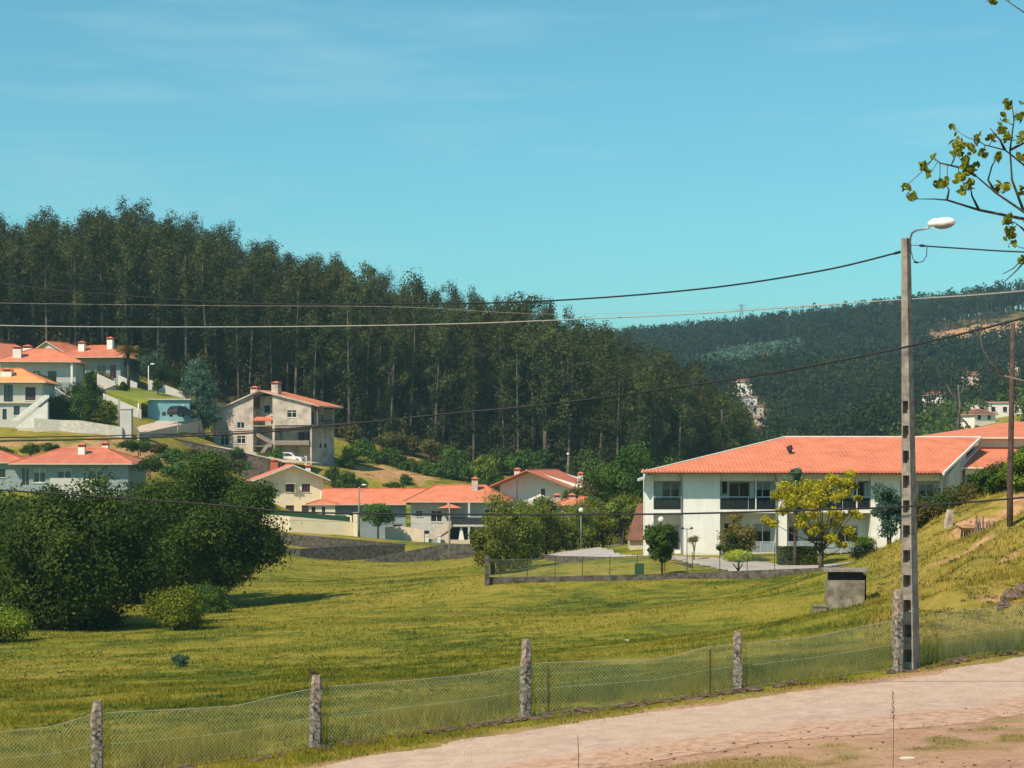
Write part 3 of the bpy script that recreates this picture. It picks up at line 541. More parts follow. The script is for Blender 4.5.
def hedge(label, loc, rz, lx, ly, h, leaf, n=5000, sz=.1):
    e = empty('clipped_hedge', label, 'hedge', loc, rz); g = rng
    p = g.uniform(-1, 1, (n, 3)); ax = g.integers(0, 3, n); p[np.arange(n), ax] = np.sign(p[np.arange(n), ax]) * g.uniform(.82, 1.05, n)
    p = p * np.array([lx / 2, ly / 2, h / 2]) + np.array([0, 0, h / 2]); nn = g.normal(size=(n, 3)); nn /= np.linalg.norm(nn, axis=1)[:, None]; t_ = np.cross(nn, g.normal(size=(n, 3))); t_ /= np.linalg.norm(t_, axis=1)[:, None]; b_ = np.cross(nn, t_)
    np_mesh('leaves', np.stack([p - t_ * sz, p - b_ * sz * .6, p + t_ * sz, p + b_ * sz * .6], 1), 4, L[leaf], e)
    MB().box(-lx / 2 + .1, lx / 2 - .1, -ly / 2 + .1, ly / 2 - .1, -.3, h - .1).build('branches', M['bark'], e); return e
hedge('dark box-cut hedge before the ground floor, left of the golden tree', G(797, 119.5), 0, 2.3, 1.0, 1.15, 'box')
# golden tree
e = empty('golden_tree', 'yellow-green tree with spreading boughs before the white building', 'tree', G(822, 110.5), 0)
gs = 17.2; cl = []
for px, py, q in ((776,491,.42),(786,483,.5),(797,486,.6),(810,480,.55),(822,482,.5),(828,474,.38),(838,480,.42),(850,470,.3),(845,477,.3),(855,482,.26),(834,491,.55),(848,489,.38),(818,494,.55),(805,498,.5),(792,500,.52),(783,507,.35),(766,515,.25),(772,519,.34),(803,513,.45),(815,510,.5),(830,507,.4),(842,512,.42),(852,508,.3),(858,512,.22),(836,520,.5),(822,522,.5),(811,526,.42),(846,526,.34),(852,534,.25),(829,533,.4),(841,540,.26),(800,520,.34),(858,494,.22),(790,493,.4),(820,502,.5),(812,488,.5)):
    for j in range(2): cl.append(((px - 822) / gs, rnd.uniform(-1.6, 1.6) * (1 if 785 < px < 850 else .5), (566 - py) / gs - .02 * 0, q * 1.0, q * 1.0, q * .75))
mb = MB(); mb.tube([(0, 0, -.4), (-.08, 0, .5), (.0, 0, 1.1)], [.2, .15, .13], 8, 0, .2, rnd)
for c in cl[::4]:
    a = Vector((-.02 + rnd.uniform(-.05, .05), 0, rnd.uniform(.6, 1.6))); b = Vector(c[:3]); mb.tube([a, a.lerp(b, .5) + Vector((0, 0, -.12)), b], [.05, .03, .01], 5)
mb.build('trunk', M['barkp'], e, True); np_mesh('crown', leaf_quads(cl, 185, .14, shell=.1, aspect=.7), 4, L['yellow'], e)
tree('dark_palm_bush', 'dark feathery evergreen behind the golden tree', 'tree', G(795, 119), 6.4, 1.1, 'cedar', 20, 200, .2, zc=.72, rz=.27, rc=.36, tr=.1)
tree('dark_evergreen', 'dark evergreen shrub just left of the concrete pole', 'shrub', G(889, 100), 3.6, 1.0, 'cedar', 22, 260, .14, zc=.55, rz=.47, rc=.34, tr=.06, trunks=2)
for px, d, h, w_, lf, lab in ((915, 103, 2.3, 1.5, 'box', 'just right of the concrete pole'), (935, 104, 1.9, 1.4, 'box', 'behind the pale marker stone on the bank'), (958, 105, 1.7, 1.6, 'scrub', 'under the lower orange roof'), (980, 104, 1.5, 1.5, 'box', 'left of the dark wooden pole'), (1003, 101, 1.3, 1.4, 'scrub', 'behind the dark wooden pole'), (1034, 98, 1.9, 1.1, 'green', 'at the right edge on top of the bank'), (1022, 92, 2.0, 1.1, 'lime', 'pale one at the right edge by the dark wooden pole'), (972, 98, 1.3, 1.2, 'scrub', 'low one behind the palisade'), (992, 97, 1.4, 1.2, 'green', 'low one between palisade and dark wooden pole'), (1018, 96, 1.8, 1.1, 'scrub', 'dry one right of the dark wooden pole'), (926, 99, 1.4, 1.1, 'scrub', 'dry one before the others near the marker stone'), (946, 112, 2.2, 1.4, 'scrub', 'against the white side wall')):
    tree('bank_bush', 'tangled bush, ' + lab, 'bush', G(px, d), h, w_, lf, 22, 300, .14, zc=.5, rz=.52, rc=.34, tr=.05, trunks=3, group='bushes along the crest of the bank', parts=('stems', 'leaves'))
tree('large_round_tree', 'big dark round tree behind the olive hedge and left of the white building', 'tree', G(622, 205), 9.4, 4.6, 'oak', 34, 420, .3, zc=.55, rz=.45, rc=.3)
tree('broad_tree', 'broad green tree behind the low shed, beside the big round tree', 'tree', G(655, 215), 8.2, 4.2, 'oak', 30, 380, .3, zc=.55, rz=.45, rc=.3)
tree('garden_tree', 'dark round-headed tree before the long house left of its stairs', 'tree', G(378, 240), 4.8, 2.2, 'green', 20, 260, .26, zc=.66, rz=.36, rc=.34, tr=.12)
tree('garden_tree', 'dark tree behind the cream house beside the slope', 'tree', G(352, 262), 5.5, 2.4, 'oak', 18, 240, .3, zc=.6, rz=.42, rc=.34)
# upper left gardens
e = empty('blue_cedar', 'tall blue-green conifer beside the teal garage', 'tree', P(198, 437, 284), 0); cl = []
for i in range(70):
    f = rnd.random(); z = 2.6 + 9.6 * f; rad = 2.7 * min(1, (1 - f) * 1.9 + .12) * math.sqrt(rnd.random()); an = rnd.random() * 6.28; cl.append((math.cos(an) * rad, math.sin(an) * rad, z - 1.0, 1.15, 1.15, .7))
MB().tube([(0, 0, -2), (0, 0, 5), (0, 0, 11.5)], [.28, .2, .05], 6).build('trunk', M['bark'], e, True); np_mesh('crown', leaf_quads(cl, 190, .30, shell=.3), 4, L['cedar'], e)
e = empty('palm_tree', 'palm with golden fronds on a dark trunk above the sloping lawn', 'palm', P(128, 388, 284), 0)
MB().tube([(0, 0, -1), (.1, 0, 2), (0, 0, 5.2)], [.3, .24, .26], 8, 0, .2, rnd).build('trunk', M['bark'], e, True)
fr = []; g = rng
for k in range(44):
    a = k * 2.4; el = rnd.uniform(.1, 1.4); pts = []
    for s in np.linspace(.1, 1, 9):
        r = 1.9 * s * math.cos(el * (1 - .5 * s)); z = 5.3 + 1.9 * s * math.sin(el) - .8 * s * s; pts.append((math.cos(a) * r, math.sin(a) * r, z))
    for i in range(8):
        p = Vector(pts[i]); q = Vector(pts[i + 1]); dr = (q - p).normalized(); sd_ = dr.cross(Vector((0, 0, 1))).normalized()
        for sg in (-1, 1):
            tip = p + sd_ * sg * .38 * math.sin(.4 + 2.4 * i / 8) + dr * .25 + Vector((0, 0, -.12)); fr += [p, q, tip + dr * .1, tip]
np_mesh('fronds', np.array(fr), 4, L['palm'], e)
k = 0
for px, py, d, h, w_, lf, lab in ((53,421,257,3.4,1.7,'green','bright one hard against the stair foot'),(67,421,257,3.8,1.9,'oak','dark one behind the retaining wall, left'),(81,422,257,3.4,1.9,'green','bright one behind the middle of the retaining wall'),(95,422,257,3.9,1.9,'oak','dark one behind the right half of the retaining wall'),(108,423,257,3.0,1.6,'lime','pale one left of the grey gate pillar'),(48,418,262,2.6,1.5,'oak','beside the stair foot'),(60,419,262,2.8,1.6,'green','second from the stairs'),(74,419,262,3.0,1.6,'oak','in the middle of the terrace wall'),(86,419,262,3.2,1.6,'oak','right of the middle of the terrace wall'),(98,419,263,2.6,1.5,'green','near the right end of the terrace wall'),(110,417,264,2.3,1.3,'lime','by the grey gate pillar'),
      (58,404,272,2.2,1.5,'oak','just below the white stair wing'),(78,403,272,2.8,1.7,'oak','tall one above the terrace'),(92,400,275,2.4,1.5,'oak','by the garden steps'),(46,392,268,2.6,1.1,'oak','against the corner of the middle house'),(60,385,278,3.0,1.2,'green','under the middle house eaves'),
      (92,388,290,2.4,1.6,'oak','below the back house'),(102,387,290,2.0,1.5,'brown','rusty one below the back house'),(122,378,300,3.0,1.6,'cedar','left of the palm'),(150,382,302,5.0,2.2,'cedar','behind the white garden wall'),(142,375,304,4.2,2.0,'oak','right of the palm'),(165,390,304,4.0,1.8,'oak','between the garage and the wood'),(176,392,304,4.6,1.9,'oak','behind the garage'),
      (158,390.5,281,1.4,.8,'box','single round one on the sloping lawn'),(123,394,281,1.6,.7,'oak','below the palm on the lawn'),(212,428,292,4.0,1.8,'cedar','right of the blue conifer'),(188,430,288,2.5,1.3,'scrub','at the foot of the blue conifer')):
    tree('garden_bush', 'rounded garden bush, ' + lab, 'bush', P(px, py, d), h * 1.15, w_ * 1.2, lf, 12, 200, .24, zc=.5, rz=.5, rc=.4, tr=.07, parts=('stems', 'leaves'), group='bushes of the upper left gardens')
# shrubs on the slopes below the wood
SH = [(345,470,287,2.6,1.8,'green'),(352,462,297,3.4,2.0,'lime'),(362,455,304,3.6,2.2,'green'),(376,466,300,3.0,2.0,'oak'),(388,462,302,3.2,2.2,'green'),(400,468,300,3.0,2.4,'oak'),(412,472,298,3.0,2.2,'green'),(424,474,297,3.2,2.2,'green'),(436,476,296,3.0,2.2,'green'),(450,478,294,3.6,2.3,'oak'),(462,476,296,3.6,2.2,'green'),(474,480,292,3.6,2.1,'green'),(486,478,290,4.4,2.2,'lime'),(496,486,284,3.0,1.6,'oak'),
      (480,492,272,2.4,1.6,'oak'),(510,500,268,2.4,1.5,'oak'),(500,496,268,3.0,1.4,'oak'),(345,486,270,2.6,1.8,'oak'),(358,487,272,2.0,1.5,'green'),(334,480,272,2.6,1.6,'oak'),(405,482,282,1.6,1.4,'oak'),(395,487,276,1.4,1.6,'green'),(368,478,284,1.2,1.2,'green'),
      (388,448,312,3.6,2.4,'scrub'),(410,452,314,3.8,2.4,'scrub'),(432,455,312,3.4,2.2,'scrub'),(350,440,310,3.6,2.0,'scrub'),(455,462,308,3.4,2.4,'green'),(500,470,310,4.0,2.4,'oak'),(520,470,308,4.4,2.6,'green'),(545,474,300,4.4,2.6,'oak'),(600,484,290,5.0,2.8,'green'),(585,478,296,5.2,2.8,'oak'),(640,486,300,5.0,3.0,'oak'),(670,486,300,5.2,3.0,'green'),(700,486,310,5.5,3.0,'scrub'),(730,486,315,5.5,3.0,'scrub'),
      (590,497,258,3.6,2.0,'brown'),(604,500,255,3.8,2.2,'scrub'),(616,502,250,3.4,2.2,'lime'),(575,505,240,3.0,1.8,'green'),(545,513,235,2.6,1.8,'hedge'),(520,520,232,2.8,1.8,'hedge'),(506,524,230,2.4,1.6,'hedge'),
      (140,450,240,1.6,1.6,'oak'),(160,453,240,1.8,1.8,'scrub'),(175,462,236,2.4,2.0,'green'),(205,466,236,2.6,2.2,'green'),(225,470,238,2.2,2.0,'scrub'),(195,455,250,1.4,1.6,'scrub'),(240,470,250,2.0,1.6,'green'),(215,462,256,1.8,1.6,'green'),(236,456,262,1.6,1.4,'oak'),(262,461,268,1.8,1.2,'lime'),(275,462,270,2.8,1.2,'green'),(180,478,225,2.6,2.2,'green'),(200,484,220,2.6,2.2,'oak'),(30,452,225,1.4,1.5,'oak'),(3,455,228,1.4,1.5,'oak'),(50,448,232,1.2,1.2,'green'),(128,446,238,1.2,1.4,'oak'),(150,470,215,2.0,1.6,'oak')]
SP = {}
for px, py, d, h, w_, lf in SH:
    if lf not in SP:
        SP[lf] = tree('wild_shrub', '', 'shrub', (0, 0, 0), 3.0, 2.0, lf, 16, 150, .3, zc=.5, rz=.5, rc=.36, tr=.06, trunks=2, parts=('stems', 'leaves')); o = SP[lf]
    else: o = dup(SP[lf])
    o.location = P(px, py + 3, d); o.scale = (w_ / 2, w_ / 2, h / 3.0); o.rotation_euler = (0, 0, rnd.random() * 6)
    adj = {'green': 'mid green', 'lime': 'bright green', 'oak': 'dark green', 'scrub': 'dry olive', 'brown': 'rusty', 'hedge': 'olive yellow'}[lf]
    if px < 270: zn = 'on the slope below the retaining wall of the upper left houses'
    elif d > 299: zn = 'at the front foot of the eucalyptus wood'
    elif px > 500: zn = 'around the teal gabled house'
    else: zn = 'on the ochre slope above the long orange roof'
    o['label'] = adj + ' shrub ' + zn; o['group'] = adj + ' shrubs ' + zn; o['category'] = 'shrub'

# ---------------------------------------------------------------- meadow grass
def blades(n, yr, lo, hi, wd, g, keep, name, label, tufts=1):
    # sampled so that density falls with distance
    Y = yr[0] * (yr[1] / yr[0]) ** g.random(n); X = (g.uniform(-40, 1064, n) - 512) / F * Y; k = keep(X, Y); X, Y = X[k], Y[k]; n = len(X); Z = H(X, Y)
    hh = g.uniform(lo, hi, n) * (0.45 + 1.1 * vnoise(X, Y, 1.6, 21)); ww = wd * Y / 40 * g.uniform(.6, 1.4, n); a = g.random(n) * 6.28
    dx, dy = np.cos(a) * ww / 2, np.sin(a) * ww / 2; lx = g.normal(size=n) * hh * .35; ly = g.normal(size=n) * hh * .35
    b = np.stack([X, Y, Z - .02], -1); V = np.stack([b - np.stack([dx, dy, 0 * dx], -1), b + np.stack([dx, dy, 0 * dx], -1), b + np.stack([lx, ly, hh], -1)], 1)
    o = np_mesh(name, V, 3, MG); tag(o, label, 'grass', None, 'stuff'); return o
t = NT('meadow_grass'); g1 = grass_color(t); v = t.pos(); f = t.noise(v, 3.5, 3, .7)
col = t.mix(0.75, g1, t.mix(f, (0.45, 0.6, 0.35), (1.5, 1.35, 1.2)), 'MULTIPLY')
at = t.n('ShaderNodeAttribute', attribute_name='zone')
d = t.n('ShaderNodeBsdfDiffuse'); tr_ = t.n('ShaderNodeBsdfTranslucent'); t.l(col, d.inputs[0]); t.l(col, tr_.inputs[0]); mx = t.n('ShaderNodeMixShader'); mx.inputs[0].default_value = .35
t.l(d.outputs[0], mx.inputs[1]); t.l(tr_.outputs[0], mx.inputs[2]); t.l(mx.outputs[0], t.out.inputs[0]); MG = t.m
gg = np.random.default_rng(11)
def ochmask(X, Y):
    c = np.zeros(X.shape)
    for px, d, rx, ry in ((985,86,2.6,2.0),(1020,88,2,2),(900,72,2.4,1.6),(960,66,2.2,1.2),(1000,58,1.8,1.4),(928,68,1.6,1.2),(1010,70,3,1.5),(960,76,3,1.2)): c = np.maximum(c, np.exp(-(((X - (px - 512) / F * d) / rx) ** 2 + ((Y - d) / ry) ** 2)))
    return c
kf = lambda X, Y: (Y > road_far(X) + 0.35) & (gg.random(X.shape) > ochmask(X, Y) * 1.2)
blades(170000, (33, 62), .03, .13, .022, gg, kf, 'meadow_grass', 'short yellow-green grass of the near meadow')
blades(150000, (60, 215), .03, .13, .026, gg, lambda X, Y: kf(X, Y) & ~in_poly(X, Y, DRIVE) & ~((Y > 116) & (X > -2)) & ~((Y > 145) & (X < -25)) & ~((Y > 200) & (X > -26)), 'meadow_grass', 'yellow-green grass of the far meadow')
kt = lambda X, Y: (Y > fence_y(X) - .05) & (Y < fence_y(X) + 3.2) & (vnoise(X, Y, 1.5, 31) * .6 + vnoise(X, Y, .5, 32) * .4 > .35)
blades(110000, (34, 62), .15, .42, .018, gg, kt, 'tall_verge_grass', 'longer darker grass growing through the wire fence')
kv = lambda X, Y: (Y < fence_y(X)) & (Y > road_far(X) - .15) & (vnoise(X, Y, .8, 41) > .42)
blades(60000, (27, 62), .03, .13, .016, gg, kv, 'verge_grass', 'thin dry grass on the verge between fence and lane')
kd = lambda X, Y: (Y < road_far(X) - 5.3) & ((np.clip(1.25 - np.hypot((X - 3.4) / 2.2, (Y - 29.6) / 1.3), 0, 1) * (vnoise(X, Y, 1.7, 1) * .5 + vnoise(X, Y, .6, 2) * .5) > .2) | (vnoise(X, Y, 2.6, 5) * .6 + vnoise(X, Y, .6, 2) * .4 > .70))
blades(200000, (24, 34), .02, .11, .010, gg, kd, 'dirt_patch_grass', 'sparse grass islands on the bare orange ground')
def tuft_field(n, yr, name, label, keep, r0, leaf):
    g = gg; Y = yr[0] * (yr[1] / yr[0]) ** g.random(n); X = (g.uniform(-30, 1054, n) - 512) / F * Y; k = keep(X, Y); X, Y = X[k], Y[k]; Z = H(X, Y); r = g.uniform(.6, 1.4, len(X)) * r0
    o = np_mesh(name, leaf_quads(np.stack([X, Y, Z + r * .12, r, r, r * .28], -1), 16, r0 * .32, g, shell=.2, up=.8), 4, L[leaf]); tag(o, label, 'weeds', None, 'stuff')
tuft_field(9000, (41, 200), 'meadow_weeds', 'darker low weed patches scattered over the meadow', lambda X, Y: (vnoise(X, Y, 7, 51) * .6 + vnoise(X, Y, 2, 58) * .4 > .52) & ~in_poly(X, Y, DRIVE) & (Y > fence_y(X) + 3) & ~((Y > 112) & (X > 7)), .17, 'tuft')
tuft_field(1100, (36, 60), 'verge_weeds', 'leafy weeds along the wire fence', lambda X, Y: (Y > fence_y(X)) & (Y < fence_y(X) + 2.5) & (vnoise(X, Y, 2, 52) > .45), .15, 'tuft')
tuft_field(3200, (52, 100), 'bank_weeds', 'dry weeds and scrub on the right bank', lambda X, Y: (X / Y > .19) & (vnoise(X, Y, 2.5, 53) > .45), .22, 'scrub')

MG_keep = MG
t = NT('dry_bank_grass'); v = t.pos(); f = t.noise(v, .8, 5, .7); c_ = t.ramp(f, [(.38, (0.10, 0.10, 0.015)), (.52, (0.26, 0.20, 0.03)), (.64, (0.42, 0.28, 0.08))]); d = t.n('ShaderNodeBsdfDiffuse'); t.l(c_, d.inputs[0]); t.l(d.outputs[0], t.out.inputs[0]); MG = t.m
blades(150000, (47, 105), .06, .26, .022, gg, lambda X, Y: kf(X, Y) & (X / Y > .185) & (vnoise(X, Y, 3, 71) * .5 + vnoise(X, Y, .8, 72) * .5 > .42), 'bank_grass', 'dry straw-coloured grass on the right bank')
blades(30000, (27, 62), .03, .12, .016, gg, lambda X, Y: (Y < fence_y(X)) & (Y > road_far(X) - .3) & (vnoise(X, Y, .6, 43) > .5), 'dry_verge_grass', 'straw-coloured grass along the edge of the lane')
# ---------------------------------------------------------------- buildings
def side_fn(side, w, dep):
    return {'S': lambda u, v, z: (u, -v, z), 'N': lambda u, v, z: (u, dep + v, z), 'E': lambda u, v, z: (w / 2 + v, u, z), 'W': lambda u, v, z: (-w / 2 - v, u, z)}[side]
def wall_panel(mb, f, u0, u1, z0, z1, t, holes=(), m=0):
    us = sorted({u0, u1} | {x for h in holes for x in h[:2] if u0 < x < u1}); zs = sorted({z0, z1} | {x for h in holes for x in h[2:4] if z0 < x < z1})
    on = lambda i, j: 0 <= i < len(us) - 1 and 0 <= j < len(zs) - 1 and not any(h[0] < (us[i] + us[i + 1]) / 2 < h[1] and h[2] < (zs[j] + zs[j + 1]) / 2 < h[3] for h in holes)
    for i in range(len(us) - 1):
        for j in range(len(zs) - 1):
            if not on(i, j): continue
            a, b, c, d = us[i], us[i + 1], zs[j], zs[j + 1]
            mb.add([f(a, 0, c), f(b, 0, c), f(b, 0, d), f(a, 0, d)], [(0, 1, 2, 3)], m); mb.add([f(a, -t, c), f(b, -t, c), f(b, -t, d), f(a, -t, d)], [(3, 2, 1, 0)], m)
            if not on(i - 1, j): mb.add([f(a, 0, c), f(a, 0, d), f(a, -t, d), f(a, -t, c)], [(0, 1, 2, 3)], m)
            if not on(i + 1, j): mb.add([f(b, 0, c), f(b, -t, c), f(b, -t, d), f(b, 0, d)], [(0, 1, 2, 3)], m)
            if not on(i, j - 1): mb.add([f(a, 0, c), f(a, -t, c), f(b, -t, c), f(b, 0, c)], [(0, 1, 2, 3)], m)
            if not on(i, j + 1): mb.add([f(a, 0, d), f(b, 0, d), f(b, -t, d), f(a, -t, d)], [(0, 1, 2, 3)], m)
def fbox(mb, f, u0, u1, v0, v1, z0, z1, m=0):
    return mb.hexa([f(u0, v0, z0), f(u1, v0, z0), f(u1, v1, z0), f(u0, v1, z0)], [f(u0, v0, z1), f(u1, v0, z1), f(u1, v1, z1), f(u0, v1, z1)], m)
def window(root, f, u, z, ww, wh, style='w', dp=.10, v=0.0, name=None):
    """style: w white frame two leaves, d dark shutters closed, s half rolled pale shutter, g dark glass door; u centre, z bottom"""
    fr = .06; mb = MB(); u0, u1 = u - ww / 2, u + ww / 2; fm = {'w': 'trim', 'd': 'shutter', 's': 'trim', 'g': 'metal', 'b': 'shutter'}[style]
    fbox(mb, f, u0 + .004, u0 + fr, v - dp - .06, v - dp, z + .004, z + wh - .004); fbox(mb, f, u1 - fr, u1 - .004, v - dp - .06, v - dp, z + .004, z + wh - .004)
    fbox(mb, f, u0 + fr, u1 - fr, v - dp - .06, v - dp, z + .004, z + fr); fbox(mb, f, u0 + fr, u1 - fr, v - dp - .06, v - dp, z + wh - fr, z + wh - .004)
    if ww > .8: fbox(mb, f, u - .035, u + .035, v - dp - .06, v - dp + .004, z + fr, z + wh - fr)
    if style in 'w' and wh > .9: fbox(mb, f, u0 + fr, u1 - fr, v - dp - .05, v - dp - .002, z + wh * .68, z + wh * .68 + .05)
    o = mb.build(name or ('glass_door' if wh > 1.7 else 'window'), M[fm], root)
    pm = MB(); fbox(pm, f, u0 + fr, u1 - fr, v - dp - .045, v - dp - .025, z + fr, z + wh - fr); pm.build('pane', M['shutter' if style == 'd' else 'glass'], o)
    if style == 's': sm = MB(); fbox(sm, f, u0 + fr, u1 - fr, v - dp - .02, v - dp - .005, z + wh * .70, z + wh - fr); sm.build('roller_shutter', M['shutter2'], o)
    if z > .5:
        s = MB(); fbox(s, f, u0 - .08, u1 + .08, v + .002, v + .09, z - .08, z - .01); s.build('sill', M['trim'], o)
    return o
def roof_mesh(root, kind, w, dep, h, rise, oh, mat='roof', trim='beige', inset=None, apex=0.0, hl=None, hr=None, y0=None, y1=None, caps=True, x0=None, x1=None, th=.12):
    """kind hip / gy (gable towards the front, ridge along y) / gx (ridge along x). materials 0 tiles 1 trim 2 caps"""
    mb = MB(); X0 = (-w / 2 if x0 is None else x0) - oh; X1 = (w / 2 if x1 is None else x1) + oh; Y0 = (0 if y0 is None else y0) - oh; Y1 = (dep if y1 is None else y1) + oh
    if kind == 'hip':
        A, B, C, D = (X0, Y0, h), (X1, Y0, h), (X1, Y1, h), (X0, Y1, h); W_, D_ = X1 - X0, Y1 - Y0
        if W_ >= D_: i = D_ / 2 if inset is None else inset; r1, r2 = (X0 + i, (Y0 + Y1) / 2, h + rise), (X1 - i, (Y0 + Y1) / 2, h + rise)
        else: i = W_ / 2 if inset is None else inset; r1, r2 = ((X0 + X1) / 2, Y0 + i, h + rise), ((X0 + X1) / 2, Y1 - i, h + rise)
        if W_ >= D_: tops = [(0, 1, 5, 4), (2, 3, 4, 5), (3, 0, 4), (1, 2, 5)]; hips = [(A, r1), (D, r1), (B, r2), (C, r2), (r1, r2)]
        else: tops = [(0, 1, 4), (1, 2, 5, 4), (2, 3, 5), (3, 0, 4, 5)]; hips = [(A, r1), (B, r1), (C, r2), (D, r2), (r1, r2)]
        mb.add([A, B, C, D, r1, r2], tops, 0)
        lo = [(p[0], p[1], h - th) for p in (A, B, C, D)]; mb.add([A, B, C, D] + lo, [(0, 4, 5, 1), (1, 5, 6, 2), (2, 6, 7, 3), (3, 7, 4, 0), (7, 6, 5, 4)], 1)
    else:
        hl = h if hl is None else hl; hr = h if hr is None else hr; top = h + rise
        if kind == 'gy': L_, A_, R_ = (X0, hl), (apex, top), (X1, hr); pt = lambda q, y, dz=0: (q[0], y, q[1] + dz); e0, e1 = Y0, Y1
        else: L_, A_, R_ = (Y0, hl), ((Y0 + Y1) / 2 + apex, top), (Y1, hr); pt = lambda q, y, dz=0: (y, q[0], q[1] + dz); e0, e1 = X0, X1
        vs = [pt(L_, e0), pt(A_, e0), pt(R_, e0), pt(L_, e1), pt(A_, e1), pt(R_, e1)]; lo = [pt(L_, e0, -th), pt(A_, e0, -th), pt(R_, e0, -th), pt(L_, e1, -th), pt(A_, e1, -th), pt(R_, e1, -th)]
        mb.add(vs, [(0, 1, 4, 3), (1, 2, 5, 4)], 0); mb.add(vs + lo, [(0, 6, 7, 1), (1, 7, 8, 2), (3, 4, 10, 9), (4, 5, 11, 10), (0, 3, 9, 6), (2, 8, 11, 5), (6, 9, 10, 7), (7, 10, 11, 8)], 1)
        hips = [(vs[1], vs[4])]
    if caps:
        for a, b in hips: mb.tube([Vector(a) + Vector((0, 0, .03)), Vector(b) + Vector((0, 0, .03))], .08, 6, 2)
    # eave tile ends along the front
    o = mb.build('roof', [M[mat], M[trim], M['roof2' if mat != 'roof2' else 'roof']], root); return o
def chimney(roof, x, y, z0, z1, s=.7, mat='white', cap='roof2', sy=None):
    sy = sy or s; mb = MB(); mb.box(x - s / 2, x + s / 2, y - sy / 2, y + sy / 2, z0, z1 - .42); o = mb.build('chimney', M[mat], roof)
    c = MB(); q, r = s / 2 + .12, sy / 2 + .12
    for sx in (-1, 1):
        for sy_ in (-1, 1): c.box(x + sx * (s / 2 - .08) - .07, x + sx * (s / 2 - .08) + .07, y + sy_ * (sy / 2 - .08) - .07, y + sy_ * (sy / 2 - .08) + .07, z1 - .42, z1 - .14)
    c.box(x - s * .3, x + s * .3, y - sy * .3, y + sy * .3, z1 - .42, z1 - .14)
    c.add([(x - q, y - r, z1 - .14), (x + q, y - r, z1 - .14), (x + q, y + r, z1 - .14), (x - q, y + r, z1 - .14), (x, y, z1 + .16)], [(0, 1, 4), (1, 2, 4), (2, 3, 4), (3, 0, 4), (3, 2, 1, 0)]); c.build('cap', M[cap], o); return o
def house(name, label, loc, rz, w, dep, h, wall='white', roof=None, wins=(), chims=(), base=4.0, t=.25, group=None, hl=None, hr=None, extra_holes=()):
    root = empty(name, label, 'house', loc, rz, group); mb = MB(); hs = {k: [] for k in 'SNEW'}
    for s, u, z, ww, wh, st in wins: hs[s].append((u - ww / 2, u + ww / 2, z, z + wh))
    for s, a, b, c, d in extra_holes: hs[s].append((a, b, c, d))
    top = h - .17
    wall_panel(mb, side_fn('S', w, dep), -w / 2, w / 2, -base, top, t, hs['S']); wall_panel(mb, side_fn('N', w, dep), -w / 2, w / 2, -base, top, t, hs['N'])
    wall_panel(mb, side_fn('E', w, dep), t, dep - t, -base, top, t, hs['E']); wall_panel(mb, side_fn('W', w, dep), t, dep - t, -base, top, t, hs['W'])
    if roof and roof[0] in ('gy', 'gx'):
        kind, rise, oh = roof[:3]; kw = roof[3] if len(roof) > 3 else {}; ap = kw.get('apex', 0); th = .165
        if kind == 'gy':
            hl_ = kw.get('hl', h); hr_ = kw.get('hr', h); X0, X1 = -w / 2 - oh, w / 2 + oh; tp = h + rise
            zl = hl_ + (tp - hl_) * (oh) / (ap - X0); zr = hr_ + (tp - hr_) * oh / (X1 - ap)
            for y in (0, dep - t): mb.prism([(-w / 2, y, top - .001), (w / 2, y, top - .001), (w / 2, y, max(zr - th, top)), (ap, y, tp - th), (-w / 2, y, max(zl - th, top))], (0, t, 0))
        else:
            Y0, Y1 = -oh, dep + oh; a_ = dep / 2 + ap; tp = h + rise; zl = h + rise * oh / (a_ - Y0); zr = h + rise * oh / (Y1 - a_)
            for x in (-w / 2, w / 2 - t): mb.prism([(x, 0, top - .001), (x, dep, top - .001), (x, dep, zr - th), (x, a_, tp - th), (x, 0, zl - th)], (t, 0, 0))
    mb.box(-w / 2 + t, w / 2 - t, t, dep - t, -.2, -.05)
    mb.build('wall', M[wall], root); rf = None
    if roof:
        kw = dict(roof[3]) if len(roof) > 3 else {}; rf = roof_mesh(root, roof[0], w, dep, h, roof[1], roof[2], **kw)
    for s, u, z, ww, wh, st in wins: window(root, side_fn(s, w, dep), u, z, ww, wh, st)
    for c in chims: chimney(rf, *c[:5], **(c[5] if len(c) > 5 else {}))
    return root, rf
def steps(mb, x0, x1, y0, z0, z1, n, run=.28, axis='x', wd=1.1, m=0):
    dz = (z1 - z0) / n
    for i in range(n):
        a = x0 + (x1 - x0) * i / n; b = x0 + (x1 - x0) * (i + 1) / n; mb.box(min(a, b), max(a, b), y0, y0 + wd, z0 - .3 + dz * i, z0 + dz * (i + 1), m)

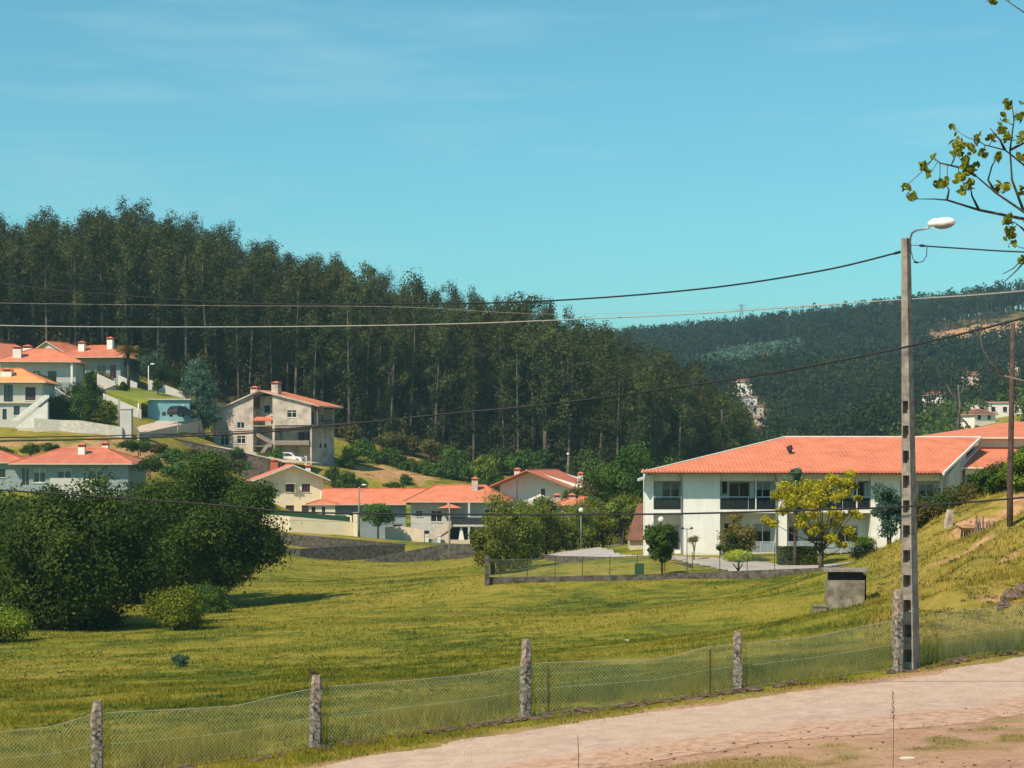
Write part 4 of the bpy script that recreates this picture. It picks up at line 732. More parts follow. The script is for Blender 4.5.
# ---- the large white building (front wall parallel to the picture, 15.2 px per metre)
wb0 = P(645, 554, 125); K = 125 / F
def X_(px): return (px - 645) * K
def Z_(py): return (554 - py) * K
wb = empty('white_building', 'long white two-storey building with recessed balconies and a broad orange hipped roof', 'building', wb0)
eave = Z_(473); S_ = lambda u, v, z: (u, -v, z)
mb = MB(); DP = 1.7; zs_top = eave - .02; BK = 14.0
blocks = [(645, 653.5), (682.5, 720), (777, 787), (871, 900), (941, 944.5)]
for a, b in blocks: mb.box(X_(a), X_(b), 0, DP, -3, zs_top)
rec = [(653.5, 682.5), (720, 777), (787, 871), (900, 941)]
wn = {0: [(673, Z_(508), 18, 26, 's')], 1: [(727.5, Z_(494), 5, 12, 'd'), (742.5, Z_(508), 21, 25.5, 'g'), (766, Z_(508), 17, 25.5, 's')],
      2: [(806, Z_(508), 20, 26, 'g'), (829, Z_(508), 20, 26, 's'), (850, Z_(508), 13, 26, 'g'), (864, Z_(508), 11, 26, 'g')], 3: [(918.5, Z_(495), 5, 11, 'w'), (932, Z_(508), 16, 24, 's')]}
wg = {0: [(673, Z_(551), 18, 26, 's')], 1: [(735, Z_(552), 16, 28, 'g'), (766, Z_(552), 18, 28, 's')], 2: [(797, Z_(552), 9, 24, 'd'), (822, Z_(552), 20, 26, 'g'), (850, Z_(552), 26, 26, 's')], 3: [(920, Z_(552), 22, 26, 'g')]}
for i, (a, b) in enumerate(rec):
    holes = [(X_(c - ww / 2), X_(c + ww / 2), z, z + hh * K) for c, z, ww, hh, st in wn[i] + wg[i]]
    wall_panel(mb, lambda u, v, z: (u, DP - v, z), X_(a) + .001, X_(b) - .001, -3, zs_top, .25, holes)
mb.hexa([(0, DP, -3), (.3, DP, -3), (3.6, BK, -3), (3.3, BK, -3)], [(0, DP, zs_top), (.3, DP, zs_top), (3.6, BK, zs_top), (3.3, BK, zs_top)]); mb.box(3.3, X_(944), BK, BK + .3, -3, zs_top); mb.box(X_(942), X_(944), DP + .25, BK, -3, zs_top)
for a, b in rec: mb.box(X_(a), X_(b), .25, DP + 0.0 - .001, zs_top - .5, zs_top, 0)
mb.build('wall', M['white'], wb)
for i, (a, b) in enumerate(rec):
    for c, z, ww, hh, st in wn[i] + wg[i]: window(wb, lambda u, v, z_: (u, DP - v, z_), X_(c), z, ww * K, hh * K, st)
    s = MB(); s.box(X_(a) + .002, X_(b) - .002, -.04 if i != 3 else .04, DP - .002, Z_(513), Z_(509.6)); s.build('balcony_slab', M['white'], wb)
    r = MB(); r.box(X_(a) + .01, X_(b) - .01, .06, .11, Z_(497.4), Z_(496.5), 0); n = max(1, int((b - a) / 28))
    for k in range(n + 1): x = X_(a) + .04 + (X_(b) - X_(a) - .08) * k / n; r.box(x - .012, x + .012, .07, .10, Z_(509.6), Z_(497.4), 0)
    rr = r.build('railing', M['rail'], wb); g_b = MB(); g_b.box(X_(a) + .05, X_(b) - .05, .08, .088, Z_(509), Z_(498.2)); g_b.build('rail_panel', M['glass'], rr)
    if i in (1, 2, 3):
        r = MB(); r.box(X_(a) + .01, X_(b) - .01, .06, .11, Z_(542.4), Z_(541.6)); [r.box(X_(q) - .02, X_(q) + .02, .07, .1, Z_(554), Z_(542.4)) for q in np.arange(a + 2, b - 1, 13)]
        rr = r.build('ground_railing', M['rail'], wb); g_b = MB(); g_b.box(X_(a) + .05, X_(b) - .05, .08, .088, Z_(552.5), Z_(543)); g_b.build('rail_panel', M['slate'], rr)
for px in (681.3, 776.2, 943): MB().tube([(X_(px), -.08, -.1), (X_(px), -.08, eave - .5), (X_(px) - .15, -.35, eave - .12)], .05, 6).build('drain_pipe', M['metal'], wb)
MB().tube([(X_(857), .02, Z_(509)), (X_(857), .02, eave)], .06, 6).build('post', M['trim'], wb); MB().tube([(X_(756), .02, Z_(509)), (X_(756), .02, eave)], .05, 6).build('post', M['trim'], wb)
aw = MB(); aw.prism([(X_(638), -.9, Z_(481)), (X_(638), -.9, Z_(478.8)), (X_(651), -.5, Z_(474.5)), (X_(651), -.5, Z_(476.8))], (0, 1.6, 0)); aw.build('folded_awning', M['trim'], wb)
# roof polygon: eave left, eave right, ridge right, ridge left
def lp(px, py, d): return P(px, py, d) - wb0
E0, E1 = lp(641.5, 472.2, 123.85), lp(942.5, 473.2, 123.85); R1, R0 = lp(980, 437.3, 133.5), lp(785, 437.0, 133.5)
Bk0 = Vector((E0.x + 3.6, 2 * R0.y - E0.y, E0.z)); Bk1 = Vector((R1.x + 1, 2 * R0.y - E0.y, E0.z)); th = Vector((0, 0, -.09))
mb = MB(); mb.add([E0, E1, R1, R0, Bk0, Bk1], [(0, 1, 2, 3), (0, 3, 4), (3, 2, 5, 4)], 0); mb.add([E0, E1, Bk1, Bk0, E0 + th, E1 + th, Bk1 + th, Bk0 + th], [(0, 4, 5, 1), (1, 5, 6, 2), (2, 6, 7, 3), (3, 7, 4, 0), (4, 7, 6, 5)], 1)
n = int((E1.x - E0.x) / .235)
for k in range(n):   # round tile ends showing along the front eave
    x = E0.x + .12 + k * .235; mb.tube([(x, E0.y - .06, E0.z + .0), (x, E0.y + .5, E0.z + .16)], .075, 6, 0)
for a, b in ((E0, R0), (R0, R1), (R0, Bk0)): mb.tube([a + Vector((0, 0, .02)), b + Vector((0, 0, .02))], .055, 6, 2)
wr = mb.build('roof', [M['roof'], M['shutter'], M['trim']], wb)
mb = MB(); vx = lp(790.5, 455, 128.8); mb.tube([vx + Vector((0, 0, -.3)), vx + Vector((-.02, 0, .35))], .13, 8).tube([vx + Vector((0, 0, .33)), vx + Vector((-.12, 0, .62))], [.22, .20], 8).tube([vx + Vector((.12, 0, -.2)), vx + Vector((.12, 0, .1))], .12, 8); mb.build('roof_vent', M['vent'], wr)
# parapet along the diagonal verge and the side wall under it
dv = (R1 - E1); nrm = Vector((dv.y, -dv.x, 0)).normalized()
mb = MB(); mb.prism([E1 + Vector((0, 0, -.12)), E1 + Vector((0, 0, .06)), R1 + Vector((0, 0, .06)), R1 + Vector((0, 0, -.12))], nrm * .13); mb.build('parapet', M['trim'], wb)
A_ = lp(945, 474, 125.1); B_ = lp(962.5, 453, 131)
MB().prism([Vector((A_.x, A_.y, -3)), A_, Vector((B_.x, B_.y, B_.z)), Vector((B_.x, B_.y, -3))], nrm * .25).build('side_wall', M['pale'], wb)

# ---- right wing house with its lower roof
n0 = P(961, 556, 129.5); nl = lambda px, py, d: P(px, py, d) - n0
rw = empty('white_wing_building', 'white building at the right edge with a tall orange roof above a lower orange roof', 'building', n0)
mb = MB(); wx = nl(1100, 467, 129.5).x; we = nl(961, 467.5, 129.5).z
wall_panel(mb, S_, .3, wx, -4, we, .25, [(nl(985, 0, 129.5).x, nl(1003, 0, 129.5).x, nl(0, 490, 129.5).z, nl(0, 473, 129.5).z)])
U0, U1 = nl(979.5, 447, 136), nl(1110, 447, 136); mb.box(U0.x, U1.x, U0.y, U0.y + .3, -4, nl(0, 437.4, 136).z)
mb.box(.3, .55, .25, U0.y, -4, we - .1); mb.build('wall', M['white'], rw)
window(rw, S_, nl(994, 0, 129.5).x, nl(0, 490, 129.5).z, nl(1003, 0, 129.5).x - nl(985, 0, 129.5).x, 17 * 129.5 / F, 'g')
g_b = MB(); g_b.box(.32, nl(980, 0, 129.5).x, -.03, -.004, we - 3.2, we - .5); g_b.build('eave_shade_panel', M['slate'], rw)  # dark panel painted in for the shade under the eave
a, b, c, d_ = nl(962, 467.2, 128.7), nl(1110, 467.2, 128.7), nl(1110, 447.2, 136), nl(980.5, 447.2, 136); mb = MB(); mb.add([a, b, c, d_], [(0, 1, 2, 3)], 0); mb.add([a, b, c, d_] + [p + th for p in (a, b)] + [c + th, d_ + th], [(0, 4, 5, 1), (3, 7, 4, 0), (4, 7, 6, 5)], 1)
nn = Vector(((d_ - a).y, -(d_ - a).x, 0)).normalized(); mb.prism([a + Vector((0, 0, -.25)), a + Vector((0, 0, .12)), d_ + Vector((0, 0, .12)), d_ + Vector((0, 0, -.25))], -nn * .25, 1); mb.build('lower_roof', [M['roof'], M['trim']], rw)
a, b, c, d_ = nl(943, 437.3, 134.8), nl(1120, 437.3, 134.8), nl(1120, 421.5, 144), nl(1016, 421.5, 144); e_, f_ = nl(943, 437.3, 134.8) + Vector((0, 19, 0)), nl(1120, 437.3, 134.8) + Vector((0, 19, 0))
mb = MB(); mb.add([a, b, c, d_, e_, f_], [(0, 1, 2, 3), (0, 3, 4), (3, 2, 5, 4)], 0); mb.add([a, b, f_, e_] + [p + th for p in (a, b, f_, e_)], [(0, 4, 5, 1), (1, 5, 6, 2), (2, 6, 7, 3), (3, 7, 4, 0), (4, 7, 6, 5)], 1); mb.build('roof', [M['roof'], M['trim']], rw)

# ---- brown tiled lean-to left of the white building
e = empty('tiled_shed', 'low shed with a steep brown tiled roof left of the white building', 'shed', P(638, 548, 140), 0); e.scale = (.5, .8, .7)
MB().box(-1.2, 1.4, .2, 3, -1, 1.0).build('wall', M['beige'], e); a = [(-1.7, -.1, .9), (1.5, -.1, .9), (1.5, 3.2, 4.6), (.3, 3.2, 4.6)]
MB().add(a + [(p[0], p[1], p[2] - .15) for p in a], [(0, 1, 2, 3), (0, 4, 5, 1), (1, 5, 6, 2), (3, 7, 4, 0), (2, 6, 7, 3), (4, 7, 6, 5)]).prism([(-1.2, 2.9, .9), (1.4, 2.9, .9), (1.4, 2.9, 4.1), (.4, 2.9, 4.1)], (0, .2, 0)).build('roof', M['roofb'], e)

# ---- cream gabled house (centre left)
s = 7.36; cl_ = P(291, 516, 258)
ch, cr = house('cream_house', 'cream plastered two-storey gabled house with four dark shuttered windows', cl_ + Vector((0, 0, 0)), R(16), 8.9, 11, 4.9, 'cream',
   ('gy', 2.1, .75, dict(mat='roofp', apex=.15, trim='trim', y0=-.5, th=.16)), [('S', -.15, 3.25, 1.15, 1.1, 'd'), ('S', 2.05, 3.25, 1.15, 1.1, 'd'), ('S', -.15, .45, 1.15, 1.0, 'd'), ('S', 2.05, .45, 1.15, 1.0, 'd'), ('W', 3, 3.2, 1.1, 1.2, 'd'), ('W', 7, 3.2, 1.1, 1.2, 'd')], [(-1.6, 4.5, 5.4, 7.7, .9, dict(mat='roof2')),(3.2, 5, 5, 6.9, .6)])
MB().box(-4.45 - 2.6, -4.46, 2.2, 10, -4, 4.5).build('side_wing', M['cream'], ch)
mb = MB(); v = [(-5.1, 1.9, 4.86), (-7.9, 1.9, 4.4), (-7.9, 10.6, 4.4), (-5.1, 10.6, 4.86)]; mb.add(v + [(p[0], p[1], p[2] - .16) for p in v], [(0, 3, 2, 1), (4, 5, 6, 7), (1, 2, 6, 5), (0, 1, 5, 4), (2, 3, 7, 6)]); mb.build('side_roof', M['roofp'], ch)
MB().box(-.85, .55, -.9, -.005, 4.42, 4.5).tube([(.5, -.45, 3.2), (.5, -.45, 4.42)], .05, 5).build('canopy', M['cream'], ch)
# ---- garden wall and outbuildings before it
def wall_line(name, label, pts, h, th_, mat, base=1.5, cat='wall', coping=None):
    """pts: [(px, py_of_the_foot, depth)...]: a wall following its foot"""
    Q_ = [P(*p) for p in pts]; mb = MB(); hh = h if isinstance(h, (list, tuple)) else [h] * len(Q_)
    for i in range(len(Q_) - 1):
        a, b = Q_[i], Q_[i + 1]; n_ = Vector((-(b - a).y, (b - a).x, 0)).normalized() * th_
        if n_.y < 0: n_ = -n_
        e1 = (b - a).normalized() * 0.0
        mb.hexa([a + Vector((0, 0, -base)), b + Vector((0, 0, -base)), b + n_ + Vector((0, 0, -base)), a + n_ + Vector((0, 0, -base))], [a + Vector((0, 0, hh[i])), b + Vector((0, 0, hh[i + 1])), b + n_ + Vector((0, 0, hh[i + 1])), a + n_ + Vector((0, 0, hh[i]))])
        if coping:
            n2 = n_.normalized() * .06
            mb.hexa([a - n2 + Vector((0, 0, hh[i])), b - n2 + Vector((0, 0, hh[i + 1])), b + n_ + n2 + Vector((0, 0, hh[i + 1])), a + n_ + n2 + Vector((0, 0, hh[i]))], [a - n2 + Vector((0, 0, hh[i] + coping)), b - n2 + Vector((0, 0, hh[i + 1] + coping)), b + n_ + n2 + Vector((0, 0, hh[i + 1] + coping)), a + n_ + n2 + Vector((0, 0, hh[i] + coping))])
    o = mb.build(name, M[mat]); tag(o, label, cat); return o
wall_line('garden_wall', 'tall cream garden wall below the cream house', [(262, 529, 238), (290, 532, 238), (353.5, 537, 241)], [1.9, 1.95, 1.9], .25, 'cream', 2.0)
o = MB().box(-.28, .28, -.28, .28, -2, 3.0).box(-.36, .36, -.36, .36, 3.0, 3.12).build('gate_pillar', M['cream']); o.location = P(355.5, 537, 240.5); tag(o, 'cream pillar at the right end of the cream garden wall', 'pillar')
wall_line('green_screen', 'narrow green screen band on top of the cream garden wall', [(262, 514.5, 239.4), (350, 521.5, 242)], [.75, .6], .1, 'green_net' if 'green_net' in M else 'slate', .1, 'screen')
lh, lr = house('garden_outbuilding', 'small cream outbuilding with a little orange roof beside the cream house', P(322, 516, 246), R(6), 3.4, 3, 1.5, 'cream', ('hip', .55, .35, dict(mat='roof')), [('S', -1.1, .1, .5, 1.1, 'd'), ('S', .2, .1, .4, 1.1, 'd')], base=2)
wall_line('terrace_wall', 'second cream wall stepping up right of the outbuilding', [(320, 516.5, 247), (352, 520, 247)], [.9, .55], .2, 'cream', 2.0)

# ---- long orange-roofed house
s = 7.6; k0 = P(408, 545, 250)
kh, kr = house('long_house', 'long two-storey house with bright orange roof, balcony, outside stairs and garage door', P(457, 547, 250), R(-3), 12.2, 11, 6.0, 'pale', ('hip', 2.05, 1.35, dict(mat='roof', inset=3.6, x0=-5.6, x1=5.6)),
   [('S', -5.0, 4.0, .9, .8, 'w'), ('S', -2.7, 3.3, 1.5, 1.5, 'w'), ('S', 4.4, 3.3, 1.6, 1.7, 'w'), ('S', -4.3, 1.7, 1.3, .45, 'b')], [(2.1, 3.6, 6.4, 9.1, .8, dict(mat='grey_pl'))], base=4, extra_holes=[('S', -1.0, 5.6, .02, 2.55)])
f = S_
mb = MB(); mb.box(-1.2, 6.1, -1.7, -.003, 2.75, 3.0); mb.build('balcony_slab', M['pale'], kh)
mb = MB(); mb.box(-1.15, 6.05, -1.68, -1.6, 3.0, 3.95); mb.build('balcony_railing', M['dark'], kh)
for x in (-1.0, 1.7, 5.95): MB().box(x - .13, x + .13, -1.66, -1.4, -2, 5.83).build('column', M['pale'], kh)
MB().prism([(.1, -1.3, -.5), (1.3, -1.3, -.5), (.75, -1.3, 2.7), (.55, -1.3, 2.7)], (0, .3, 0)).build('buttress', M['white'], kh)
MB().box(2.3, 4.6, .3, .36, .02, 2.45).build('garage_door', M['trim'], kh)
mb = MB()
mb.prism([(-6.0, -2.0, -.4), (-5.0, -2.0, -.4), (-.6, -2.0, 2.5), (-.6, -2.0, 3.5), (-1.0, -2.0, 3.5)], (0, .15, 0)); mb.prism([(-5.4, -1.85, -1), (-.8, -1.85, -1), (-.8, -1.85, 2.6)], (0, 1.0, 0)); mb.prism([(-6.0, -.85, -.4), (-5.0, -.85, -.4), (-.6, -.85, 2.5), (-.6, -.85, 3.5), (-1.0, -.85, 3.5)], (0, .15, 0)); mb.build('outside_stairs', M['beige'], kh)
mb = MB(); mb.box(-1.6, .1, -2.3, -.8, 5.15, 5.2); a = [(-2.3, -2.7, 5.2), (.7, -2.7, 5.2), (.7, -.2, 5.2), (-2.3, -.2, 5.2), (-.8, -1.4, 5.72)]; mb.add(a, [(0, 1, 4), (1, 2, 4), (2, 3, 4), (3, 0, 4), (3, 2, 1, 0)]); mb.build('porch_roof', M['roof'], kh)
lw = empty('x', '', '', P(368, 541, 250), R(2)); bpy.data.objects.remove(lw)
k2, k2r = house('low_wing_house', 'lower left wing with orange roof and solar panels, cream gable end', P(366, 541, 252), R(3), 10.6, 9, 4.9, 'slate', ('gx', 1.95, 1.1, dict(mat='roof', x0=-4.9, x1=7.0)), [('S', -1.5, 2.4, 1.4, 1.3, 'g'), ('S', 1.8, 2.4, 1.4, 1.3, 'g'), ('S', 4.2, .2, 1.2, 2.0, 'g')], base=3)  # grey-blue wall colour stands in for the shade on this front
for i, x in enumerate((2.7, 3.9)):
    a = [(x, 1.2, 5.5), (x + 1.1, 1.2, 5.5), (x + 1.1, 2.9, 6.15), (x, 2.9, 6.15)]; fr_ = MB().add(a + [(p[0], p[1], p[2] - .12) for p in a], [(0, 1, 2, 3), (0, 4, 5, 1), (1, 5, 6, 2), (2, 6, 7, 3), (3, 7, 4, 0)]).build('solar_panel', M['rail'], k2r)
    MB().add([(p[0] + (.05 if q in (0, 3) else -.05), p[1] + (.06 if q < 2 else -.06), p[2] + .025 + (.02 if q > 1 else 0)) for q, p in enumerate(a)], [(0, 1, 2, 3)]).build('glass', M['solar'], fr_)
ge = MB(); ge.box(-6.2, -5.33, -.2, 9.2, -3, 4.4); ge.prism([(-6.2, -.2, 4.4), (-6.2, 9.2, 4.4), (-6.2, 4.5, 6.5)], (.87, 0, 0)); ge.build('gable_end', M['cream'], k2)
wall_line('forecourt_wall', 'low pinkish wall between the stairs and the garage of the long house', [(428, 548.5, 241), (470, 549, 241)], [1.15, 1.15], .2, 'beige', 1)
for i, (px, lab) in enumerate(((427, 'left of the gate below the stairs'), (439, 'right of the gate below the stairs'), (474.5, 'left of the garage forecourt'))):
    o = MB().box(-.2, .2, -.2, .2, -1, 1.6).box(-.26, .26, -.26, .26, 1.6, 1.7).build('gate_post', M['trim']); o.location = P(px, 548.5, 240.6); tag(o, 'short white gate post ' + lab, 'post', 'white gate posts of the long house')
o = MB().box(-1.1, 1.1, 0, .06, -.5, 1.35).build('metal_gate', M['rail']); o.location = P(484, 549, 240.8); tag(o, 'pale metal sliding gate in front of the garage', 'gate')
o = MB().box(-.6, .6, 0, .05, -.3, 1.2).build('metal_gate', M['slate']); o.location = P(433, 548.5, 240.8); tag(o, 'small teal gate below the outside stairs', 'gate')
wall_line('side_yard_wall', 'pale stepped wall between the low wing and the stairs of the long house', [(385, 546, 243), (400, 546.5, 243), (424, 548, 242)], [2.4, 2.6, 2.3], .25, 'beige', 1.5)

# ---- teal gabled house
th_, tr_f = house('teal_house', 'half-hidden house with blue-shaded gable, split orange roofs and white lower wall', P(543, 509, 262), R(-17), 12.4, 12, 3.2, 'white', ('gy', 2.2, .7, dict(mat='roof2', apex=-1.6, hl=3.2, hr=2.2, y0=-2.0, trim='roof2')), [('S', .0, 1.9, .6, .9, 'b'), ('S', -1.1, .2, .6, 1.2, 'b')], [(-4.4, 2.5, 4.0, 5.6, .8, dict(mat='pale')), (4.2, 4.5, 3.0, 5.0, .8, dict(mat='pale'))], base=5)
t2h, t2r = house('low_garden_house', 'low house with aged orange roof showing above the olive hedge', P(582, 520, 236), R(4), 7.0, 6, 1.9, 'beige', ('hip', .95, .4, dict(mat='roof')), [('S', 0, .4, 1.2, 1.0, 'w')], [(-3.0, 1.4, 1.9, 3.2, .9, dict(mat='grey_pl')), (-1.0, 2.4, 2.1, 3.2, .8, dict(mat='grey_pl'))], base=4)
mb = MB(); n = 12; a = [(-5.2 + .42 * i, .0, .2 + 1.75 * math.sin(min(1, i / 9) * 1.57)) for i in range(n)]
mb.add([(x, y - 1.6, z) for x, y, z in a] + [(x, y + 2, z) for x, y, z in a] + [(x, y - 1.6, z - .08) for x, y, z in a] + [(x, y + 2, z - .08) for x, y, z in a], [(i, i + 1, i + 1 + n, i + n) for i in range(n - 1)] + [(i, i + 2 * n, i + 1 + 2 * n, i + 1) for i in range(n - 1)] + [(i + 2 * n, i + 3 * n, i + 1 + 3 * n, i + 1 + 2 * n) for i in range(n - 1)])
mb.box(-5.1, -.6, 1.9, 2.0, -3, .2); o = mb.build('curved_canopy', M['awning']); o.location = P(565, 514, 240); tag(o, 'curved blue-grey canopy before the teal gabled house', 'canopy')

# ---- unfinished grey house
gz = P(311, 462, 281); a_ = R(-19)
root = empty('grey_house', 'three-storey unfinished grey rendered house with a wide gable and open balconies', 'house', gz, a_)
W_, D_ = 16.2, 8.0; f = lambda u, v, z: (u - W_, -v, z); zl, zr, ax, zt = 7.55, 8.75, 7.9, 10.75
def zroof(u): return zl + (zt - zl) * u / ax if u < ax else zt + (zr - zt) * (u - ax) / (W_ - ax)
mb = MB(); holesL = [(4.0, 5.2, 5.05, 5.95), (1.2, 2.6, .9 + 1.6, 4.25), (4.0, 5.4, 2.75, 3.9)]
wall_panel(mb, f, 0, 6.7, -4, 7.2, .3, holesL); mb.prism([(0 - W_, 0, 7.19), (6.7 - W_, 0, 7.19), (6.7 - W_, 0, zroof(6.7) - .2), (-W_, 0, zroof(0) - .2)], (0, .3, 0))
wall_panel(mb, f, 9.9, W_, 5.45, 8.5, .3, [(12.3, 13.8, 7.0 - .4, 7.9 - .2)]); mb.prism([(9.9 - W_, 0, 8.49), (0, 0, 8.49), (0, 0, zroof(W_) - .2), (9.9 - W_, 0, zroof(9.9) - .2)], (0, .3, 0))
mb.box(9.9 - W_, 10.25 - W_, 0, .35, -2, 5.449); 
mb.box(6.7 - W_, 9.9 - W_, 2.2, 2.45, -3, 9.9); mb.box(6.4 - W_, 6.699 - W_, .301, 2.2, -3, 8); mb.box(9.9 - W_, 10.2 - W_, .36, 2.2, -3, 8.4)      # recess
mb.box(10.2 - W_, -.3, 2.4, 2.65, -2, 5.44)                                                                                  # back wall of the open floors
mb.box(-.3, 0, .301, D_, -4, 5.3); mb.box(-1.8, -1.55, 1.0, D_, 5.3, 8.4); mb.box(-W_, 0, D_, D_ + .3, -4, 8); mb.box(-W_, -W_ + .3, .301, D_, -4, 7.2)
mb.build('wall', M['grey_pl'], root)
mb = MB()
for z in (2.75, 5.3): mb.box(10.26 - W_, -.301 if z < 5 else -.31, .01, 2.39, z - .22, z)
mb.box(6.71 - W_, 9.89 - W_, .05, 2.19, 5.3, 5.5); mb.box(-1.549, 1.0, .2, D_, 5.08, 5.299)
mb.box(10.3 - W_, -.35, -.01, .11, 2.751, 3.2); mb.box(-.1, 0.9, .25, .4, 5.3, 5.45); mb.build('floor_slab', M['concrete'], root)
mb = MB(); mb.box(6.71 - W_, 9.89 - W_, -.25, .35, 6.25, 6.3); a = [(6.71 - W_, -.3, 6.2), (9.89 - W_, -.3, 6.2), (9.89 - W_, .6, 6.75), (6.71 - W_, .6, 6.75)]; mb.add(a + [(p[0], p[1] + .02, p[2] - .12) for p in a], [(0, 1, 2, 3), (0, 4, 5, 1), (1, 5, 6, 2), (3, 7, 4, 0), (4, 7, 6, 5)]); mb.build('canopy', M['roof2'], root)
mb = MB(); mb.prism([(6.9 - W_, -.5, -.2), (7.6 - W_, -.5, -.2), (9.4 - W_, -.5, 2.2), (10.0 - W_, -.5, 2.2), (10.0 - W_, -.5, 2.7), (9.1 - W_, -.5, 2.7)], (0, 1.0, 0)); mb.prism([(9.8 - W_, .6, 2.4), (9.8 - W_, .6, 2.9), (7.2 - W_, .6, 4.3), (6.8 - W_, .6, 4.3), (6.8 - W_, .6, 3.9)], (0, 1.0, 0)); mb.build('outside_stairs', M['concrete'], root)
for u, z, ww, wh, st in ((4.6, 5.05, 1.2, .9, 'w'), (1.9, 2.5, 1.4, 1.75, 'w'), (4.7, 2.75, 1.4, 1.15, 'w'), (13.05, 6.6, 1.5, 1.1, 'w')): window(root, f, u, z, ww, wh, st)
fb = lambda u, v, z: (u - W_, 2.2 - v, z); window(root, fb, 8.0, 7.4, .9, 1.1, 'b', -.14); window(root, fb, 9.1, 5.6, 1.0, 1.4, 'w', -.14); fb2 = lambda u, v, z: (u - W_, 2.4 - v, z); window(root, fb2, 14.3, 2.8, 2.6, 1.7, 'g', -.14)
fe = lambda u, v, z: (-1.55 + v, u, z); window(root, fe, 3.5, 5.6, 1.0, 2.0, 'g', -.14); window(root, fe, 7, 6.0, 1.2, 1.2, 'w', -.14)
fe2 = lambda u, v, z: (v, u, z); window(root, fe2, 3.2, 2.1, .5, .7, 'b', -.12); window(root, fe2, 5.0, 2.1, .5, .7, 'b', -.12)
MB().tube([(.9, .3, 5.3), (.9, .3, 8.0)], .07, 6).build('post', M['concrete'], root); r = MB(); [r.box(.82, .86, y, y + .04, 5.3, 6.2) for y in np.arange(.5, D_, .35)]; r.box(.80, .88, .3, D_, 6.2, 6.26); r.build('railing', M['dark'], root)
MB().box(-.5, -.1, -1.2, -.8, -3, .9).build('gate_pillar', M['pale'], root)
mb = MB(); oh = .5; Y0, Y1 = -oh, D_ + oh; a0 = (-W_ - .5, zroof(0) - .2 + .02); a1 = (ax - W_, zt); a2 = (.55, zr - .14); a3 = (1.5, zr - .45)
pts = [a0, a1, a2, a3]; top = [(x, Y0, z) for x, z in pts] + [(x, Y1, z) for x, z in pts]; lo = [(x, y, z - .2) for x, y, z in top]
# the last strip (over the side balcony) starts behind the gable
mb.add(top, [(0, 1, 5, 4), (1, 2, 6, 5), (2, 3, 7, 6)], 0); mb.add(top + lo, [(0, 8, 9, 1), (1, 9, 10, 2), (2, 10, 11, 3), (0, 4, 12, 8), (3, 11, 15, 7), (4, 5, 13, 12), (5, 6, 14, 13), (6, 7, 15, 14), (8, 12, 13, 9), (9, 13, 14, 10), (10, 14, 15, 11)], 1)
rf = mb.build('roof', [M['roof'], M['grey_pl']], root)
chimney(rf, 5.3 - W_, 3.5, 9, 11.4, 1.1, 'grey_pl', 'roof2'); chimney(rf, 9.6 - W_, 1.9, 9.6, 12.0, 1.1, 'grey_pl', 'roof2')
fl = MB().box(-W_, -6.4, .3, D_, 2.3, 2.44).build('ground_floor', M['concrete'], root)

# ---- low house on the left slope and its neighbour
house('low_bungalow', 'low bungalow with wide orange hipped roof and two chimneys behind the oaks', P(73, 488, 213), R(-2), 12.4, 9, 2.75, 'slate', ('hip', 1.75, 1.2, dict(mat='roof2', inset=4.6, x0=-5.8, x1=5.8)), [('S', -1.0, 1.0, 1.6, 1.2, 's'), ('S', 2.6, 1.0, 1.6, 1.2, 's'), ('S', -3.8, .6, 1.4, 1.6, 's'), ('S', -5.4, .3, .9, 2.0, 'g')], [(.4, 2.4, 3.0, 5.0, .75), (2.3, 5.5, 3.6, 5.2, .75)], base=3)
wall_line('parapet_wall', 'pale balustrade wall below the low bungalow', [(50, 489, 208), (92, 489, 208)], [1.2, 1.2], .2, 'pale', 2)
house('low_bungalow', 'bungalow with orange roof cut by the left edge below the ochre slope', P(-14, 488, 213), R(3), 8.0, 8, 2.9, 'slate', ('hip', 1.5, .5, dict(mat='roof2')), [('S', 1.7, 1.2, .9, .9, 'b'), ('S', -1, 1.2, .9, .9, 'b')], [], base=3)
# ---- upper left houses
ah, ar = house('stair_house', 'cream two-storey house with yellow-orange roof and a straight outside stair, at the left edge', P(0, 421, 252), R(2), 11.2, 8, 5.15, 'pale', ('hip', 2.0, 1.1, dict(mat='roofy', inset=4.4, x0=-5.2, x1=5.2)), [('S', 4.0, 2.75, 1.35, 1.75, 'd'), ('S', 1.1, 2.55, 1.2, 2.3, 'b'), ('S', .6, .2, .55, 1.4, 'b'), ('S', 2.2, .8, .8, 1.2, 'b')], [(.6, 1.5, 5.6, 7.0, 1.4)], base=3)
mb = MB(); mb.box(-5.7, 5.65, -.35, -.003, 2.35, 2.5); mb.build('balcony_slab', M['beige'], ah)
mb = MB(); mb.prism([(1.8, -1.6, 0), (2.6, -1.6, 0), (6.6, -1.6, 3.1), (6.6, -1.6, 3.4), (6.1, -1.6, 3.4)], (0, .12, 0)); mb.prism([(2.3, -1.6, -1.0), (6.6, -1.6, -1.0), (6.6, -1.6, 2.5)], (0, .9, 0)); mb.prism([(1.8, -.65, 0), (2.6, -.65, 0), (6.6, -.65, 3.1), (6.6, -.65, 3.4), (6.1, -.65, 3.4)], (0, .12, 0)); mb.build('outside_stairs', M['trim'], ah)
MB().box(2.6, 6.6, -1.58, -.7, -1.5, -.3).build('stair_base', M['beige'], ah)
